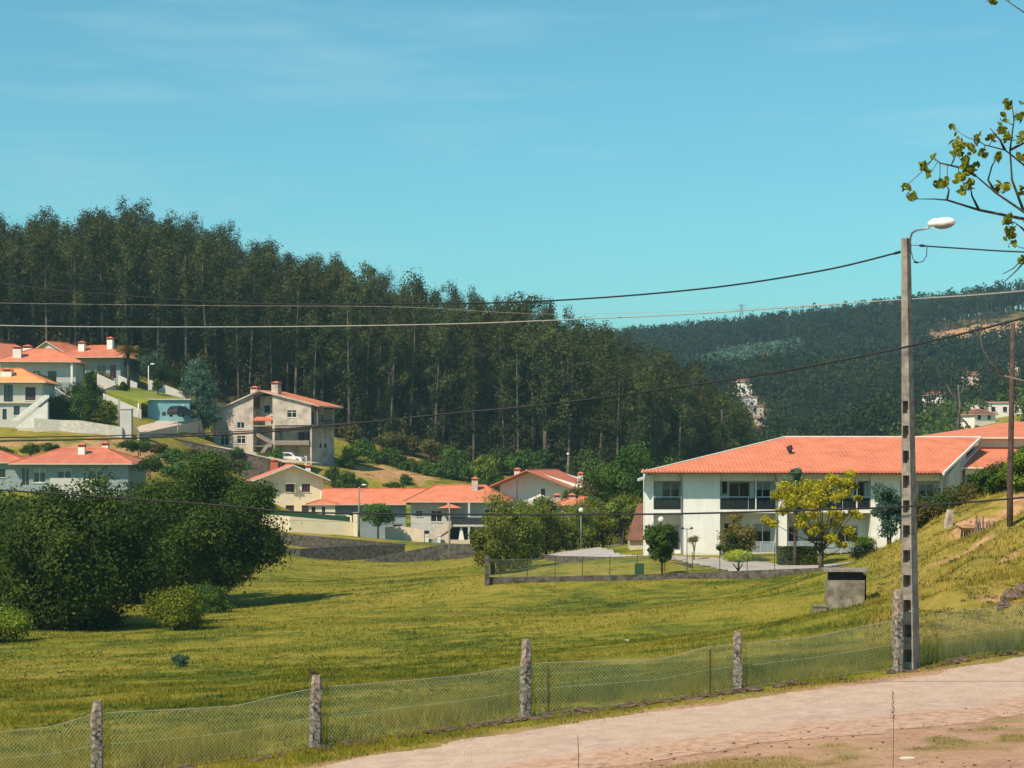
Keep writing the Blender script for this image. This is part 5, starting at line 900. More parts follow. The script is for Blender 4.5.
bh, br = house('middle_house', 'pale orange-roofed house with white chimney between stair house and back house', P(38, 388, 272), R(6), 10.6, 9, 3.75, 'pale', ('hip', 2.1, 1.3, dict(mat='roof', inset=4.8, x0=-4.9, x1=4.9)), [('S', -.2, 1.3, 1.0, 1.2, 'w'), ('S', 2.0, .4, 1.2, 2.0, 'b'), ('S', -3.6, 1.3, 1.2, 1.2, 'w')], [(-3.0, .8, 3.9, 6.0, 1.15), (-2.2, 5.5, 5.0, 6.4, 1.3)], base=4)
MB().box(4.7, 5.0, -1.0, -.7, -3, 3.58).build('column', M['white'], bh); MB().box(.6, 4.7, -1.0, -.9, -.2, .8).build('balcony_wall', M['slate'], bh)
mb = MB(); mb.prism([(1.5, -2.6, -.4), (1.5, -2.6, .9), (4.9, -2.6, -1.4), (4.9, -2.6, -2.7)], (0, .2, 0)); mb.build('stair_wing', M['white'], bh)
house('back_house', 'house with broad orange roof and two white chimneys at the foot of the wood', P(88, 381, 298), R(-8), 10.6, 9, 3.7, 'slate', ('hip', 2.1, 1.5, dict(mat='roof2', inset=4.8, x0=-4.7, x1=4.7)), [('S', -1.6, .6, 2.2, 1.9, 'g'), ('S', 2.2, .6, 1.4, 1.9, 'g'), ('S', 4.1, .4, 1.0, 2.1, 'b')], [(-1.7, 2.0, 4.6, 6.3, 1.0), (2.6, 3.0, 4.6, 7.0, .9)], base=4)  # shade on these walls is put into their grey-blue colour
house('gable_house', 'small orange gabled roof rising behind the middle house', P(48, 372, 310), R(-30), 7.5, 8, 3.0, 'pale', ('gy', 2.0, .5, dict(mat='roof2')), [('S', 0, .8, 1, 1, 'b')], [], base=4)
house('edge_house', 'house with steep orange roof cut by the left edge behind the stair house', P(-20, 386, 285), R(-24), 9.0, 9, 3.8, 'pale', ('gy', 3.0, .5, dict(mat='roof', apex=-1)), [('S', 2, 1, 1, 1.2, 'b')], [], base=4)
# white stair wings and garden walls
wall_line('garden_wall', 'white sloping garden wall below the back house, left piece', [(97, 379, 288), (115, 386, 286)], [.8, .6], .2, 'pale', 2)
wall_line('garden_wall', 'white garden wall stepping down left of the palm', [(118, 381, 294), (137, 387, 292)], [.9, .6], .2, 'pale', 2)
wall_line('garden_wall', 'long white garden wall running down to the teal garage', [(148, 385, 290), (165, 392, 287), (189, 400, 283)], [.8, 1.0, .8], .2, 'pale', 1.5)
wall_line('garden_wall', 'white edging wall along the lower side of the sloping lawn', [(103, 396, 272), (120, 404, 271), (141, 413, 270)], [.4, .45, .45], .25, 'pale', 3)
wall_line('garden_wall', 'low pale wall along the garden steps', [(96, 396, 276), (118, 387, 281)], [.5, .5], .25, 'beige', 1)
LAWN = [P(104, 391, 276), P(141, 403.5, 271.5), P(150, 400, 272.5), P(187, 399, 280), P(150, 390, 288), P(118, 385, 288)]
o = MB().add(LAWN, [(0, 1, 2), (0, 2, 3), (0, 3, 4), (0, 4, 5)]).prism([LAWN[1] + Vector((0, 0, -.02)), LAWN[0] + Vector((0, 0, -.02)), LAWN[0] + Vector((0, 0, -2.5)), LAWN[1] + Vector((0, 0, -4))], (0, .3, 0)).build('sloping_lawn', plain('clipped_lawn', (0.22, 0.23, 0.025), (0.13, 0.17, 0.02), .5, .95)); tag(o, 'bright clipped lawn sloping down to the teal garage', None, kind='structure')
gp = empty('teal_garage', 'flat-roofed garage with teal-shaded wall below the lawn', 'garage', P(168.5, 415.5, 274), R(8))
mb = MB(); wall_panel(mb, lambda u, v, z: (u, -v, z), -2.95, 2.95, -2, 2.25, .25, []); mb.box(-2.95, -2.7, .25, 6, -2, 2.25); mb.box(2.7, 2.95, .25, 6, -2, 2.25); mb.box(-2.95, 2.95, 6, 6.2, -2, 2.25); mb.build('wall', M['teal_shade'] if 'teal_shade' in M else M['slate'], gp)
MB().box(-3.15, 3.15, -.3, 6.4, 2.25, 2.42).build('roof_slab', M['beige'], gp); MB().box(1.9, 2.15, -.04, -.003, .9, 1.6).build('lamp_panel', M['trim'], gp)
MB().box(-.9, -.4, -.04, -.003, .0, .5).build('hatch', M['dark'], gp)
wall_line('retaining_wall', 'long stained white retaining wall above the ochre slope', [(34, 424, 250), (60, 426.5, 250), (80, 428, 249), (122, 435, 248)], [.75, .85, 1.0, 1.0], .3, 'grey_w' if 'grey_w' in M else 'pale', 2.5)
o = MB().box(-.75, .75, -.6, .6, -3, 2.7).box(-.85, .85, -.7, .7, 2.7, 2.8).build('gate_pillar', M['pale']); o.location = P(126.5, 430, 249); tag(o, 'thick grey gate pillar at the end of the retaining wall', 'pillar')
wall_line('ramp_wall', 'concrete bridge-like parapet with balusters along the entry ramp', [(137, 440, 249), (150, 434, 258), (165, 429, 266), (205, 419.5, 284)], [.9, .6, .5, .5], .3, 'grey_pl', 3.0)
o = MB().add([P(134, 427.5, 251), P(140, 433.5, 250), P(206, 418.8, 284.3), P(200, 415, 290), P(134, 420, 272)], [(0, 1, 2, 3, 4)]).prism([P(140, 433.6, 250), P(206, 418.9, 284), P(206, 430, 284), P(140, 446, 250)], (0, .2, 0)).build('entry_ramp', M['pavel']); tag(o, 'pale concrete ramp up to the teal garage', None, kind='structure')
wall_line('road_wall', 'long dark stone wall along the road below the unfinished grey house', [(150, 440, 262), (180, 447, 262), (240, 459, 262), (282, 469, 262)], [1.0, .95, .9, .9], .35, 'stone', 2.5, coping=.1)
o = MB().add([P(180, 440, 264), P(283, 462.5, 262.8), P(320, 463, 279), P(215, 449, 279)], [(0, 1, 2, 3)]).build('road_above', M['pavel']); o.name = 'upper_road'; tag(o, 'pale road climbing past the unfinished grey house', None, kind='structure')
# field edge walls
wall_line('stone_wall', 'mossy stone wall at the far edge of the meadow below the cream house', [(255, 555, 214), (300, 556, 214), (352, 552, 218), (405, 549, 222)], [.85, .8, .75, .6], .5, 'stone', 2)
wall_line('stone_wall', 'sloping stone wall below the long house and its lamp post', [(356, 564, 206), (400, 563, 207), (440, 562.5, 208), (492, 563.5, 208)], [.15, 1.1, 1.95, 2.1], .5, 'stone', 2)
wall_line('road_edge_wall', 'dark wall with mesh at the foot of the cream garden wall', [(262, 541, 230), (300, 544, 229), (345, 546, 229), (400, 549.5, 230), (428, 552, 232)], [1.3, 1.1, .9, .7, .5], .3, 'stone', 2)
wall_line('driveway_retaining_wall', 'low grey-green wall holding up the driveway before the olive hedge', [(529, 561.5, 146), (560, 563, 136), (620, 564, 127), (690, 567, 117.5)], [.62, .5, .45, .2], .2, 'stone', 1)
wall_line('meadow_wall', 'low dark stone wall at the far edge of the meadow before the driveway', [(487, 583, 114), (560, 581.5, 114), (640, 579, 113.5), (720, 575, 112.8), (830, 569, 109.5)], [.34, .30, .26, .2, .08], .3, 'stone', 1)
o = MB().box(-.14, .14, -.14, .14, -1, 1.55).build('corner_post', M['stone']); o.location = P(487, 582, 113.9); tag(o, 'dark corner post of the low meadow wall', 'post')
# thin wire fence on the meadow wall
e = empty('mesh_fence', 'thin wire fence with slim posts standing on the low meadow wall', 'fence'); pts = [(487, 583, 114.1), (560, 581.5, 114.1), (640, 579, 113.6), (720, 575, 112.9), (830, 569, 109.6)]
def along(px): 
    for a, b in zip(pts, pts[1:]):
        if a[0] <= px <= b[0]: q = (px - a[0]) / (b[0] - a[0]); return P(px, a[1] + (b[1] - a[1]) * q, a[2] + (b[2] - a[2]) * q) + Vector((0, .15, 0))
    return P(*pts[-1])
for px in np.arange(500, 800, 27.5): MB().tube([(0, 0, .1), (0, 0, 1.45)], .022, 5).build('post', M['dark'], e).location = along(px)
m = MB()
for i in range(20):
    z = .42 + i * .05; m.tube([along(px) + Vector((0, 0, z * (1 if px < 700 else .9))) for px in np.arange(489, 800, 15)], .0022 if 0 < i < 19 else .008, 3)
for px in np.arange(489, 795, 1.2): m.tube([along(px) + Vector((0, 0, .42)), along(px) + Vector((0, 0, 1.36))], .0022, 3)
m.build('wire_panel', M['mesh'], e)
o = MB().box(-.28, .28, 0, .04, -.2, .85).build('mesh_gate', M['green_net']); o.location = P(640, 578, 113.2) + Vector((0, .5, 0)); tag(o, 'small green mesh gate panel in the meadow fence', 'gate')

# ---- far valley houses
FH = [(742, 396, 655, 7, 5, 5, 'white', 'pale house beside the wood edge, highest of the far cluster', 1), (748, 409, 630, 6, 5, 4, 'white', 'pale far house in the middle of the cluster beside the wood edge', 0), (753, 415, 622, 7, 5, 3, 'beige', 'lowest tan far building of the cluster beside the wood edge', 0),
 (1003, 417, 449, 13, 7, 3.4, 'white', 'long white far house with small windows behind the wing building', 0), (937, 403, 640, 10, 6, 2.6, 'white', 'far white and brown sheds left of the tall dark snag', 1), (970, 386, 680, 11, 7, 4, 'beige', 'far tan house with brown roof on the hill foot', 1), (1012, 392, 640, 14, 8, 4, 'beige', 'far tan house with dark eave above the long white one', 1), (1016, 376, 720, 9, 7, 4, 'beige', 'uppermost far house at the right edge of the hill foot', 1), (985, 425, 435, 6, 5, 2.4, 'white', 'small far house with dull red roof right above the orange roof', 1),
 (572, 405, 700, 8, 7, 5, 'beige', 'far house glimpsed between the trunks, left of the gap', 1), (584, 408, 635, 9, 7, 5, 'white', 'far house glimpsed between the trunks, middle of the gap', 1), (566, 412, 625, 8, 7, 4, 'beige', 'far low house glimpsed between the trunks', 1), (604, 411, 625, 7, 6, 4, 'white', 'far white house glimpsed right in the trunk gap', 1), (625, 411, 625, 12, 7, 5, 'beige', 'far tan house glimpsed right of the trunk gap', 1), (618, 403, 740, 5, 5, 4, 'white', 'tiny far house glimpsed above the trunk gap', 1), (766, 426, 615, 6, 5, 2.6, 'beige', 'low tan far shed right of the far cluster beside the wood', 0), (915, 413, 630, 7, 5, 3, 'beige', 'tan far house just right of the concrete pole', 1), (735, 446, 590, 6, 5, 4, 'white', 'white far house beside the left hip of the big roof', 1), (722, 440, 595, 6, 5, 5, 'beige', 'pinkish far house seen through the end of the wood', 1)]
for px, py, d, w_, dp, h_, wm, lab, rk in FH:
    z = P(px, py, d); wins = [('S', x, 1.2, 1.0, 1.2, 'b') for x in np.arange(-w_ / 2 + 1.4, w_ / 2 - 1, 2.8)]
    house('valley_house', lab, z, R(rnd.uniform(-25, 25)) if rk else R(3), w_, dp, h_, wm, ('hip', 1.3, .5, dict(mat='roofb')) if rk else ('gx', .3, .3, dict(mat='roofb', trim='trim')), wins, [], base=2)
# ---------------------------------------------------------------- cars
def car(label, loc, rz, paint, scale=1.0, group=None):
    e = empty('car', label, 'car', loc, rz); e.scale = (scale,) * 3
    prof = [(-2.1, .30), (-2.15, .75), (-2.05, 1.0), (-1.75, 1.42), (-1.3, 1.55), (.1, 1.52), (.45, 1.40), (1.05, .98), (1.85, .82), (2.1, .65), (2.12, .32), (1.75, .26), (-1.75, .26)]
    mb = MB(); n = len(prof); lay = [(-.84, .93, 0), (-.80, 1, 0), (.80, 1, 0), (.84, .93, 0)]; vs = []
    for y, s_, _ in [(-.85, .0, 0), (-.70, 1, 0), (.70, 1, 0), (.85, 0, 0)]:
        for x, z in prof:
            if abs(y) > .8: z2 = z if z <= 1.0 else z; vs.append((x * .985, y * (1.0 if z < 1.02 else .80), z))
            else: vs.append((x, y * (1.0 if z < 1.02 else .86), z + (.02 if z > 1 else 0)))
    fs = [(k * n + i, k * n + (i + 1) % n, (k + 1) * n + (i + 1) % n, (k + 1) * n + i) for k in range(3) for i in range(n)] + [tuple(range(n))[::-1], tuple(range(3 * n, 4 * n))]
    b = mb.add(vs, fs).build('body', M[paint], e)
    for sy in (-1, 1):
        for poly in ([(-1.72, 1.05), (-1.55, 1.38), (-.75, 1.43), (-.75, 1.05)], [(-.65, 1.05), (-.65, 1.43), (.05, 1.42), (.42, 1.28), (.72, 1.05)]):
            MB().prism([(x, sy * (.855 - .15 * (z - 1.0) / .5), z) for x, z in poly], (0, sy * .02, 0)).build('side_window', M['glass'], e)
    MB().prism([(.50, -.6, 1.40), (.50, .6, 1.40), (1.02, .68, 1.03), (1.02, -.68, 1.03)], (.03, 0, .03)).build('windscreen', M['glass'], e); MB().prism([(-1.80, -.6, 1.38), (-1.80, .6, 1.38), (-2.04, .66, 1.04), (-2.04, -.66, 1.04)], (-.02, 0, .02)).build('rear_window', M['glass'], e)
    for x in (-1.3, 1.35):
        for sy in (-1, 1):
            w_ = empty_part = MB(); seg = 16; vs = []
            w_.tube([(x, sy * .68, .32), (x, sy * .87, .32)], .32, seg); t_ = w_.build('wheel', M['rubber'], e); MB().tube([(x, sy * .86, .32), (x, sy * .885, .32)], .19, 12).build('rim', M['metal'], t_)
    for sy in (-1, 1):
        MB().box(1.98, 2.13, sy * .62 - .16, sy * .62 + .16, .62, .78).build('headlight', M['glass'], e); MB().box(-2.16, -2.06, sy * .70 - .10, sy * .70 + .10, .78, 1.02).build('tail_light', M['red'], e)
    return e
car('white hatchback parked under the unfinished grey house', P(290, 463, 276), R(-12), 'bodyw', 1.0)
car('dark car parked in front of the teal garage', P(181, 417, 272.5), R(62), 'bodyd', 1.0)

# ---------------------------------------------------------------- poles, lamps, wires
base = P(911, 668, 41.0); base.z = float(H(base.x, base.y)) ; up = empty('utility_pole', 'tall concrete utility pole with step pockets and a street lamp on top', 'pole', base, R(-38))
HT = (668 - 238) / F * 41.0; a0, a1 = .27, .13; b0, b1 = .32, .18       # local x: face with the pockets looks to -y
def hw(z): q = z / HT; return (a0 + (a1 - a0) * q) / 2, (b0 + (b1 - b0) * q) / 2
mb = MB()
LX, LY = -.11 * math.cos(R(38)) / HT, -.11 * math.sin(R(38)) / HT
def tb(x0, x1, y0, y1, z0, z1):   # fractions -1..1 of the half widths
    A0, B0 = hw(z0); A1, B1 = hw(z1); mb.hexa([(x0 * A0 + LX * z0, y0 * B0 + LY * z0, z0), (x1 * A0 + LX * z0, y0 * B0 + LY * z0, z0), (x1 * A0 + LX * z0, y1 * B0 + LY * z0, z0), (x0 * A0 + LX * z0, y1 * B0 + LY * z0, z0)], [(x0 * A1 + LX * z1, y0 * B1 + LY * z1, z1), (x1 * A1 + LX * z1, y0 * B1 + LY * z1, z1), (x1 * A1 + LX * z1, y1 * B1 + LY * z1, z1), (x0 * A1 + LX * z1, y1 * B1 + LY * z1, z1)])
zp = HT * .635; tb(-1, 1, .55, 1, -.8, zp); tb(-1, -.72, -1, .55, -.8, zp); tb(.72, 1, -1, .55, -.8, zp); tb(-1, 1, -1, 1, zp, HT)
stp = zp / 11
for k in range(12): z = k * stp - .12; tb(-.72, .72, -.96, .55, z, min(z + stp * .5, zp)) if z < zp - .1 else None
mb.build('shaft', M['concrete'], up)
Mi = up.matrix_basis.inverted() if False else (Matrix.Translation(base) @ Matrix.Rotation(R(-38), 4, 'Z')).inverted()
def LP(px, py, d): return Mi @ P(px, py, d)
MB().tube([LP(910, 246, 40.9), LP(910.5, 238, 40.9), LP(912, 233, 40.8), LP(916, 230.5, 40.7), LP(929, 228, 40.3)], .022, 8).build('lamp_arm', M['metal'], up, True)
ctr = LP(941.5, 223.8, 40.05); hd = MB(); hd.blob((0, 0, 0), (.30, .15, .13), 16, 10); hd.v = [(x * (1.0 if x > 0 else .98), y, max(z, -.05) + (.03 if x < -.1 else 0)) for x, y, z in hd.v]; lo = MB(); lo.blob((0.04, 0, 0), (.22, .11, .10), 12, 6)
lh_ = hd.build('lamp_head', M['lampw'], up, True); lh_.location = ctr; lh_.rotation_euler = (0, R(-9), R(30))
l2 = lo.build('lens', M['lampg'], lh_, True); l2.location = (.02, 0, -.02)
c = MB(); c.tube([LP(911, 244, 40.8), LP(911, 251, 40.75), LP(913, 259, 40.7), LP(917, 262.5, 40.6), LP(923, 261.5, 40.5), LP(926.5, 256, 40.45), LP(927, 247, 40.4)], .009, 6); c.tube([LP(914, 262, 40.6), LP(918, 262.6, 40.55)], .022, 6); c.build('cable_loop', M['wire'], up)
MB().tube([LP(900, 252, 41), LP(894, 253.6, 41.2)], .03, 6).tube([LP(920, 245.6, 40.6), LP(924, 245.8, 40.5)], .03, 6).tube([LP(911, 245, 40.8), LP(920, 245.5, 40.6)], .008, 5).build('insulator', M['dark'], up)
def cable(name, label, pts, rad, mat, n=8, group=None):
    """cable through measured points, smoothed"""
    Q_ = [P(*p) for p in pts]; out = []
    for i in range(len(Q_) - 1):
        p0, p1, p2, p3 = Q_[max(i - 1, 0)], Q_[i], Q_[i + 1], Q_[min(i + 2, len(Q_) - 1)]
        for k in range(n):
            t_ = k / n; out.append(0.5 * ((2 * p1) + (-p0 + p2) * t_ + (2 * p0 - 5 * p1 + 4 * p2 - p3) * t_ * t_ + (-p0 + 3 * p1 - 3 * p2 + p3) * t_ ** 3))
    out.append(Q_[-1]); o = MB().tube(out, rad, 6).build(name, M[mat], None, True); tag(o, label, 'cable', group); return o
cable('overhead_cable', 'thick twisted dark cable running left from the top of the concrete pole', [(898, 252.5, 41), (820, 271, 42), (700, 289, 44), (545, 301, 47), (400, 304, 51), (240, 303, 55), (80, 292, 60), (0, 283, 63), (-300, 240, 75)], .020, 'wire')
cable('overhead_cable', 'dark cable leaving the concrete pole to the right', [(922, 245.8, 40.5), (970, 249, 39.5), (1024, 252, 38.5), (1200, 258, 35)], .016, 'wire')
cable('overhead_cable', 'pale cable crossing the wood below the upper dark cable', [(-300, 318, 46), (0, 325.5, 46), (150, 327, 46), (300, 326.5, 46), (450, 324, 46), (560, 320, 46), (700, 313.5, 46), (880, 301, 46), (1024, 291, 46), (1300, 262, 46)], .013, 'wirep')
cable('overhead_cable', 'very thin pale wire just above the pale cable', [(-300, 298, 60), (0, 303, 60), (200, 305.5, 60), (400, 307, 60), (560, 314, 60), (780, 307, 60), (1024, 290, 60), (1300, 262, 60)], .005, 'wirep')
cable('overhead_cable', 'thick dark cable sagging across the wood and rising over the far hill', [(-300, 446, 50), (0, 441, 48), (120, 438.5, 47), (250, 433, 46), (347, 424, 45), (450, 413.5, 44), (559, 403, 43), (740, 378, 40), (880, 352.5, 38), (1024, 318, 36), (1200, 268, 34)], .021, 'wire')
cable('overhead_cable', 'second dark cable close above the thick sagging one at the left', [(-300, 441, 50), (0, 437.5, 48), (120, 435.5, 47), (250, 431, 46), (347, 423, 45.1)], .014, 'wire')
cable('overhead_cable', 'lowest dark cable crossing the oaks, the hedge and the white building', [(-300, 470, 40), (0, 490, 39), (120, 498, 38.6), (230, 506, 38.4), (310, 512.5, 38.2), (500, 514.5, 37.8), (660, 514, 37.4), (800, 510.5, 37), (905, 506.5, 36.8), (1024, 497.5, 36.5), (1250, 474, 36)], .019, 'wire')
cable('service_wire', 'thin dark wire before the cream house and the long house', [(-100, 508, 60), (260, 519, 60), (300, 520.5, 60), (420, 524, 60)], .004, 'wire')
# second dark wooden pole on the bank
b = P(1010, 523, 77); o = MB().tube([(0, 0, -1), (0, 0, 1.5), (.05, 0, 4), (.12, 0, 8.1)], [.135, .125, .115, .09], 10, 0, .06, rnd).build('wooden_pole', M['wood'], None, True); o.location = b; tag(o, 'dark wooden pole standing on the grassy bank at the right', 'pole')
# pole before the long house, thin poles by the houses
def thin_pole(label, px, py0, py1, d, r, mat='concrete', lamp=None):
    p = P(px, py1, d); h = (py1 - py0) / F * d; e = empty('lamp_post' if lamp else 'thin_post', label, 'lamp post' if lamp else 'post', p)
    MB().tube([(0, 0, -.8), (0, 0, h)], [r, r * .75], 8).build('post', M[mat], e, True)
    if lamp == 'globe': MB().blob((0, 0, h + .15), .19, 12, 8).build('globe', M['globe'], e, True); MB().tube([(0, 0, h - .12), (0, 0, h)], .07, 8).build('collar', M['dark'], e)
    if lamp == 'head': MB().tube([(0, 0, h), (.5, -.3, h + .25)], .04, 6).build('lamp_arm', M['metal'], e); MB().blob((.7, -.4, h + .27), (.35, .2, .12), 10, 6).build('lamp_head', M['lampw'], e, True)
    if lamp == 'double': MB().tube([(-.28, 0, h), (.28, 0, h)], .02, 6).build('crossbar', M['dark'], e); MB().blob((-.28, 0, h + .05), (.1, .08, .07), 8, 5).blob((.28, 0, h + .05), (.1, .08, .07), 8, 5).build('lamp_head', M['dark'], e)
    return e
thin_pole('pale concrete post below the porch roof of the long house', 449.5, 504, 563, 205, .11)
thin_pole('grey lamp post before the low wing with solar panels', 359, 487, 538, 242, .12, 'concrete', 'head')
thin_pole('globe lamp behind the garden tree at the white building', 661, 522, 556, 119, .035, 'metal', 'globe')
thin_pole('globe lamp rising from the olive hedge', 581, 512, 552, 150, .04, 'metal', 'globe')
thin_pole('small globe lamp at the left part of the olive hedge', 522, 518, 553, 150, .04, 'metal', 'globe')
thin_pole('slim dark twin-headed lamp post before the white wall', 687, 529, 568, 116, .03, 'dark', 'double')
thin_pole('white lamp post on the sloping lawn above the garage', 148.5, 366, 396, 279, .08, 'trim', 'head')
thin_pole('concrete post left of the thick gate pillar', 119, 398, 430, 252, .1)
thin_pole('concrete post at the foot of the entry ramp', 178, 420, 437, 266, .13)
thin_pole('concrete post at the top of the entry ramp', 199, 415, 437, 276, .09)
thin_pole('thin dark post beside the wall of the teal gabled house', 517, 480, 510, 255, .08, 'dark')
thin_pole('slim grey pole with two small discs behind the teal gabled house', 568, 455, 485, 275, .05, 'metal', 'globe')
thin_pole('white post under the lawn wall left of the garage', 138.5, 403, 416, 268, .12, 'trim')
# lattice pylon on the far ridge
e = empty('pylon', 'tiny lattice pylon on the skyline of the far hill', 'pylon', P(741.5, 331, 1190)); m = MB()
for sx in (-1, 1):
    for sy in (-1, 1): m.tube([(sx * 2, sy * 2, -6), (sx * .4, sy * .4, 17)], .15, 4)
for z in range(0, 16, 2): q = 2 - 1.6 * (z + 6) / 23; m.tube([(-q, -q, z), (q, -q, z + 2)], .1, 3); m.tube([(q, -q, z), (-q, -q, z + 2)], .1, 3)
m.tube([(-3.5, 0, 13), (3.5, 0, 13)], .14, 4).tube([(-2.5, 0, 16), (2.5, 0, 16)], .14, 4); m.build('lattice', M['metal'], e)
# bare snag in the valley
e = empty('bare_tree', 'dead pale tree with bare forked limbs behind the orange roof', 'tree', P(958, 436, 300)); m = MB()
m.tube([(0, 0, -3), (0, 0, 2), (.3, 0, 5), (0, 0, 8)], [.35, .3, .22, .1], 7); m.tube([(.2, 0, 4), (-.6, 0, 6), (-2.0, 0, 8.4)], [.2, .15, .05], 6); m.tube([(.2, 0, 3), (1.2, 0, 2.2), (2.4, 0, .3)], [.2, .17, .14], 6); m.tube([(.1, 0, 6), (.8, .2, 7.4), (1.0, .2, 8.6)], [.14, .1, .04], 6); m.tube([(-.1, 0, 2), (-.4, 0, 5), (-.5, 0, 7)], [.12, .1, .04], 6); m.build('trunk', M['barkp'], e, True)

# ---------------------------------------------------------------- fence posts, wire mesh, stone edging
FP = [(97, 700, 34.5, 'leftmost granite fence post with pale top'), (315, 675, 36, 'granite fence post with a bird on its top'), (525, 640, 38, 'tall granite fence post with bare notched top, middle of the fence'), (738, 631, 39.5, 'shorter grey granite fence post left of the concrete pole'), (898, 590, 40.6, 'mottled granite fence post touching the concrete pole')]
for i, (px, pt, d, lab) in enumerate(FP):
    b = G(px, d); h = CZ + (HY - pt) / F * d - b.z; r_ = random.Random(40 + i); wd = (.112, .115, .115, .10, .12)[i]
    e = empty('granite_post', lab, 'fence post', b, r_.random(), 'granite posts of the meadow fence'); m = MB(); mt_ = MB(); zz = np.linspace(-.4, h, 12); cut = 9
    def ring(z, s_): return [(sx * wd * s_ * r_.uniform(.84, 1.1) / 1.0, sy * wd * .8 * s_ * r_.uniform(.84, 1.1), z) for sx, sy in ((-1, -.7), (-.6, -1), (.6, -1), (1, -.7), (1, .7), (.6, 1), (-.6, 1), (-1, .7))]
    rs = [ring(z, 1.0 - .14 * (k / 11)) for k, z in enumerate(zz)]; lean = r_.uniform(-.03, .03)
    rs = [[(x + lean * p_[2] if False else p_[0] + lean * p_[2], p_[1], p_[2]) for p_ in rg] for rg in rs]; rs[-1] = [(x * .8, y * .8, z + r_.uniform(-.03, .02)) for x, y, z in rs[-1]]
    for mm, sl in ((m, rs[:cut]), (mt_, rs[cut - 1:])):
        vs = [p_ for rg in sl for p_ in rg]; k_ = len(sl); fs = [(a * 8 + q, a * 8 + (q + 1) % 8, (a + 1) * 8 + (q + 1) % 8, (a + 1) * 8 + q) for a in range(k_ - 1) for q in range(8)] + [tuple(range((k_ - 1) * 8, k_ * 8))]; mm.add(vs, fs)
    m.build('shaft', M['granite'], e); mt_.build('post_top', M['granite_top'], e)
bp = G(312.5, 36.0); bz = CZ + (HY - 675.2) / F * 36
e = empty('bird', 'small dark bird perched on the second fence post', 'bird', (bp.x, bp.y, bz), R(200)); m = MB(); m.blob((0, 0, .055), (.065, .035, .036), 12, 8); m.blob((.055, 0, .098), (.026, .022, .024), 10, 6); m.tube([(.075, 0, .10), (.098, 0, .10)], [.008, .001], 5); m.tube([(-.04, 0, .05), (-.13, 0, .015)], [.018, .014], 5); m.tube([(.01, .012, .03), (.012, .012, -.01)], .003, 4).tube([(.01, -.012, .03), (.012, -.012, -.01)], .003, 4); m.build('body', M['bird'], e, True)
TOPP = [(-60, 745), (0, 732), (50, 727), (88, 716), (97, 713), (150, 711), (234, 706), (300, 691), (325, 687), (400, 681), (458, 676), (517, 667), (536, 663), (600, 661), (660, 659), (707, 647), (738, 644), (752, 643), (816, 636), (895, 620), (925, 615), (980, 609), (1024, 604), (1120, 592)]
tx = np.array([p[0] for p in TOPP], float); ty = np.array([p[1] for p in TOPP], float)
Xs = np.linspace(-13, 14.5, 700); Ys = fence_y(Xs) + .02; Pxs = 512 + Xs / Ys * F; Zt = CZ + (HY - np.interp(Pxs, tx, ty)) / F * Ys; Zb = H(Xs, Ys) + .02
seg = np.hypot(np.diff(Xs), np.diff(Ys)); Sg = np.r_[0, np.cumsum(seg)]
def fp_(s_, t_, wob=0): 
    x = np.interp(s_, Sg, Xs); y = np.interp(s_, Sg, Ys); zt = np.interp(s_, Sg, Zt); zb = np.interp(s_, Sg, Zb); return np.stack([x, y + .03 * np.sin(s_ * 2.1) * t_ + .02 * np.sin(s_ * 5.3 + t_ * 3), zb + (zt - zb) * t_], -1)
dia = []; Lt = Sg[-1]; nseg = 6
for s0 in np.arange(-1, Lt + 1, .075):
    for sg, rr in ((1, .0019), (-1, .0014)):
        t_ = np.linspace(0, 1, nseg + 1); s_ = np.clip(s0 + sg * t_ * .95, 0, Lt); p_ = fp_(s_, t_); dd = np.diff(p_, axis=0); dd /= np.linalg.norm(dd, axis=1)[:, None] + 1e-9
        pe = np.cross(dd, np.array([0, 1., 0])); pe /= np.linalg.norm(pe, axis=1)[:, None] + 1e-9; oy = np.array([0, rr * 1.6, 0]); pe *= rr
        a, b = p_[:-1], p_[1:]; dia += [np.stack([a - pe, b - pe, b + pe, a + pe], 1), np.stack([a - pe, b - pe, b + oy, a + oy], 1)]
fe_ = empty('wire_fence', 'sagging green chain-link mesh strung along the granite posts', 'fence'); np_mesh('mesh', np.concatenate(dia).reshape(-1, 3), 4, M['mesh'], fe_)
ss = np.linspace(0, Lt, 160)
for tt, rr, nm in ((1.0, .0055, 'top_wire'), (.5, .003, 'middle_wire'), (.02, .003, 'bottom_wire')): MB().tube([tuple(p_) for p_ in fp_(ss, np.full(160, tt))], rr, 4).build(nm, M['wirep'] if tt == 1 else M['mesh'], fe_)
for px, pt, d, lab in ((548, 666, 38.15, 'thin iron stake in the fence right of the middle post'), (710, 650, 39.3, 'thin iron stake in the fence left of the short post')):
    b = G(px, d); o = MB().tube([(0, 0, -.2), (0, 0, CZ + (HY - pt) / F * d - b.z)], .017, 6).build('iron_stake', M['wood'], None); o.location = b; tag(o, lab, 'stake')
r_ = random.Random(77); proto = None; k = 0
s_ = 0.0
xq = -6.8
STV = []
for i in range(5):
    m = MB(); m.blob((0, 0, .02), (.15, .07, .065), 9, 6, .55, r_); STV.append(m)
sp0 = [m.build('edging_stone', M['rock']) for m in STV]; used = set()
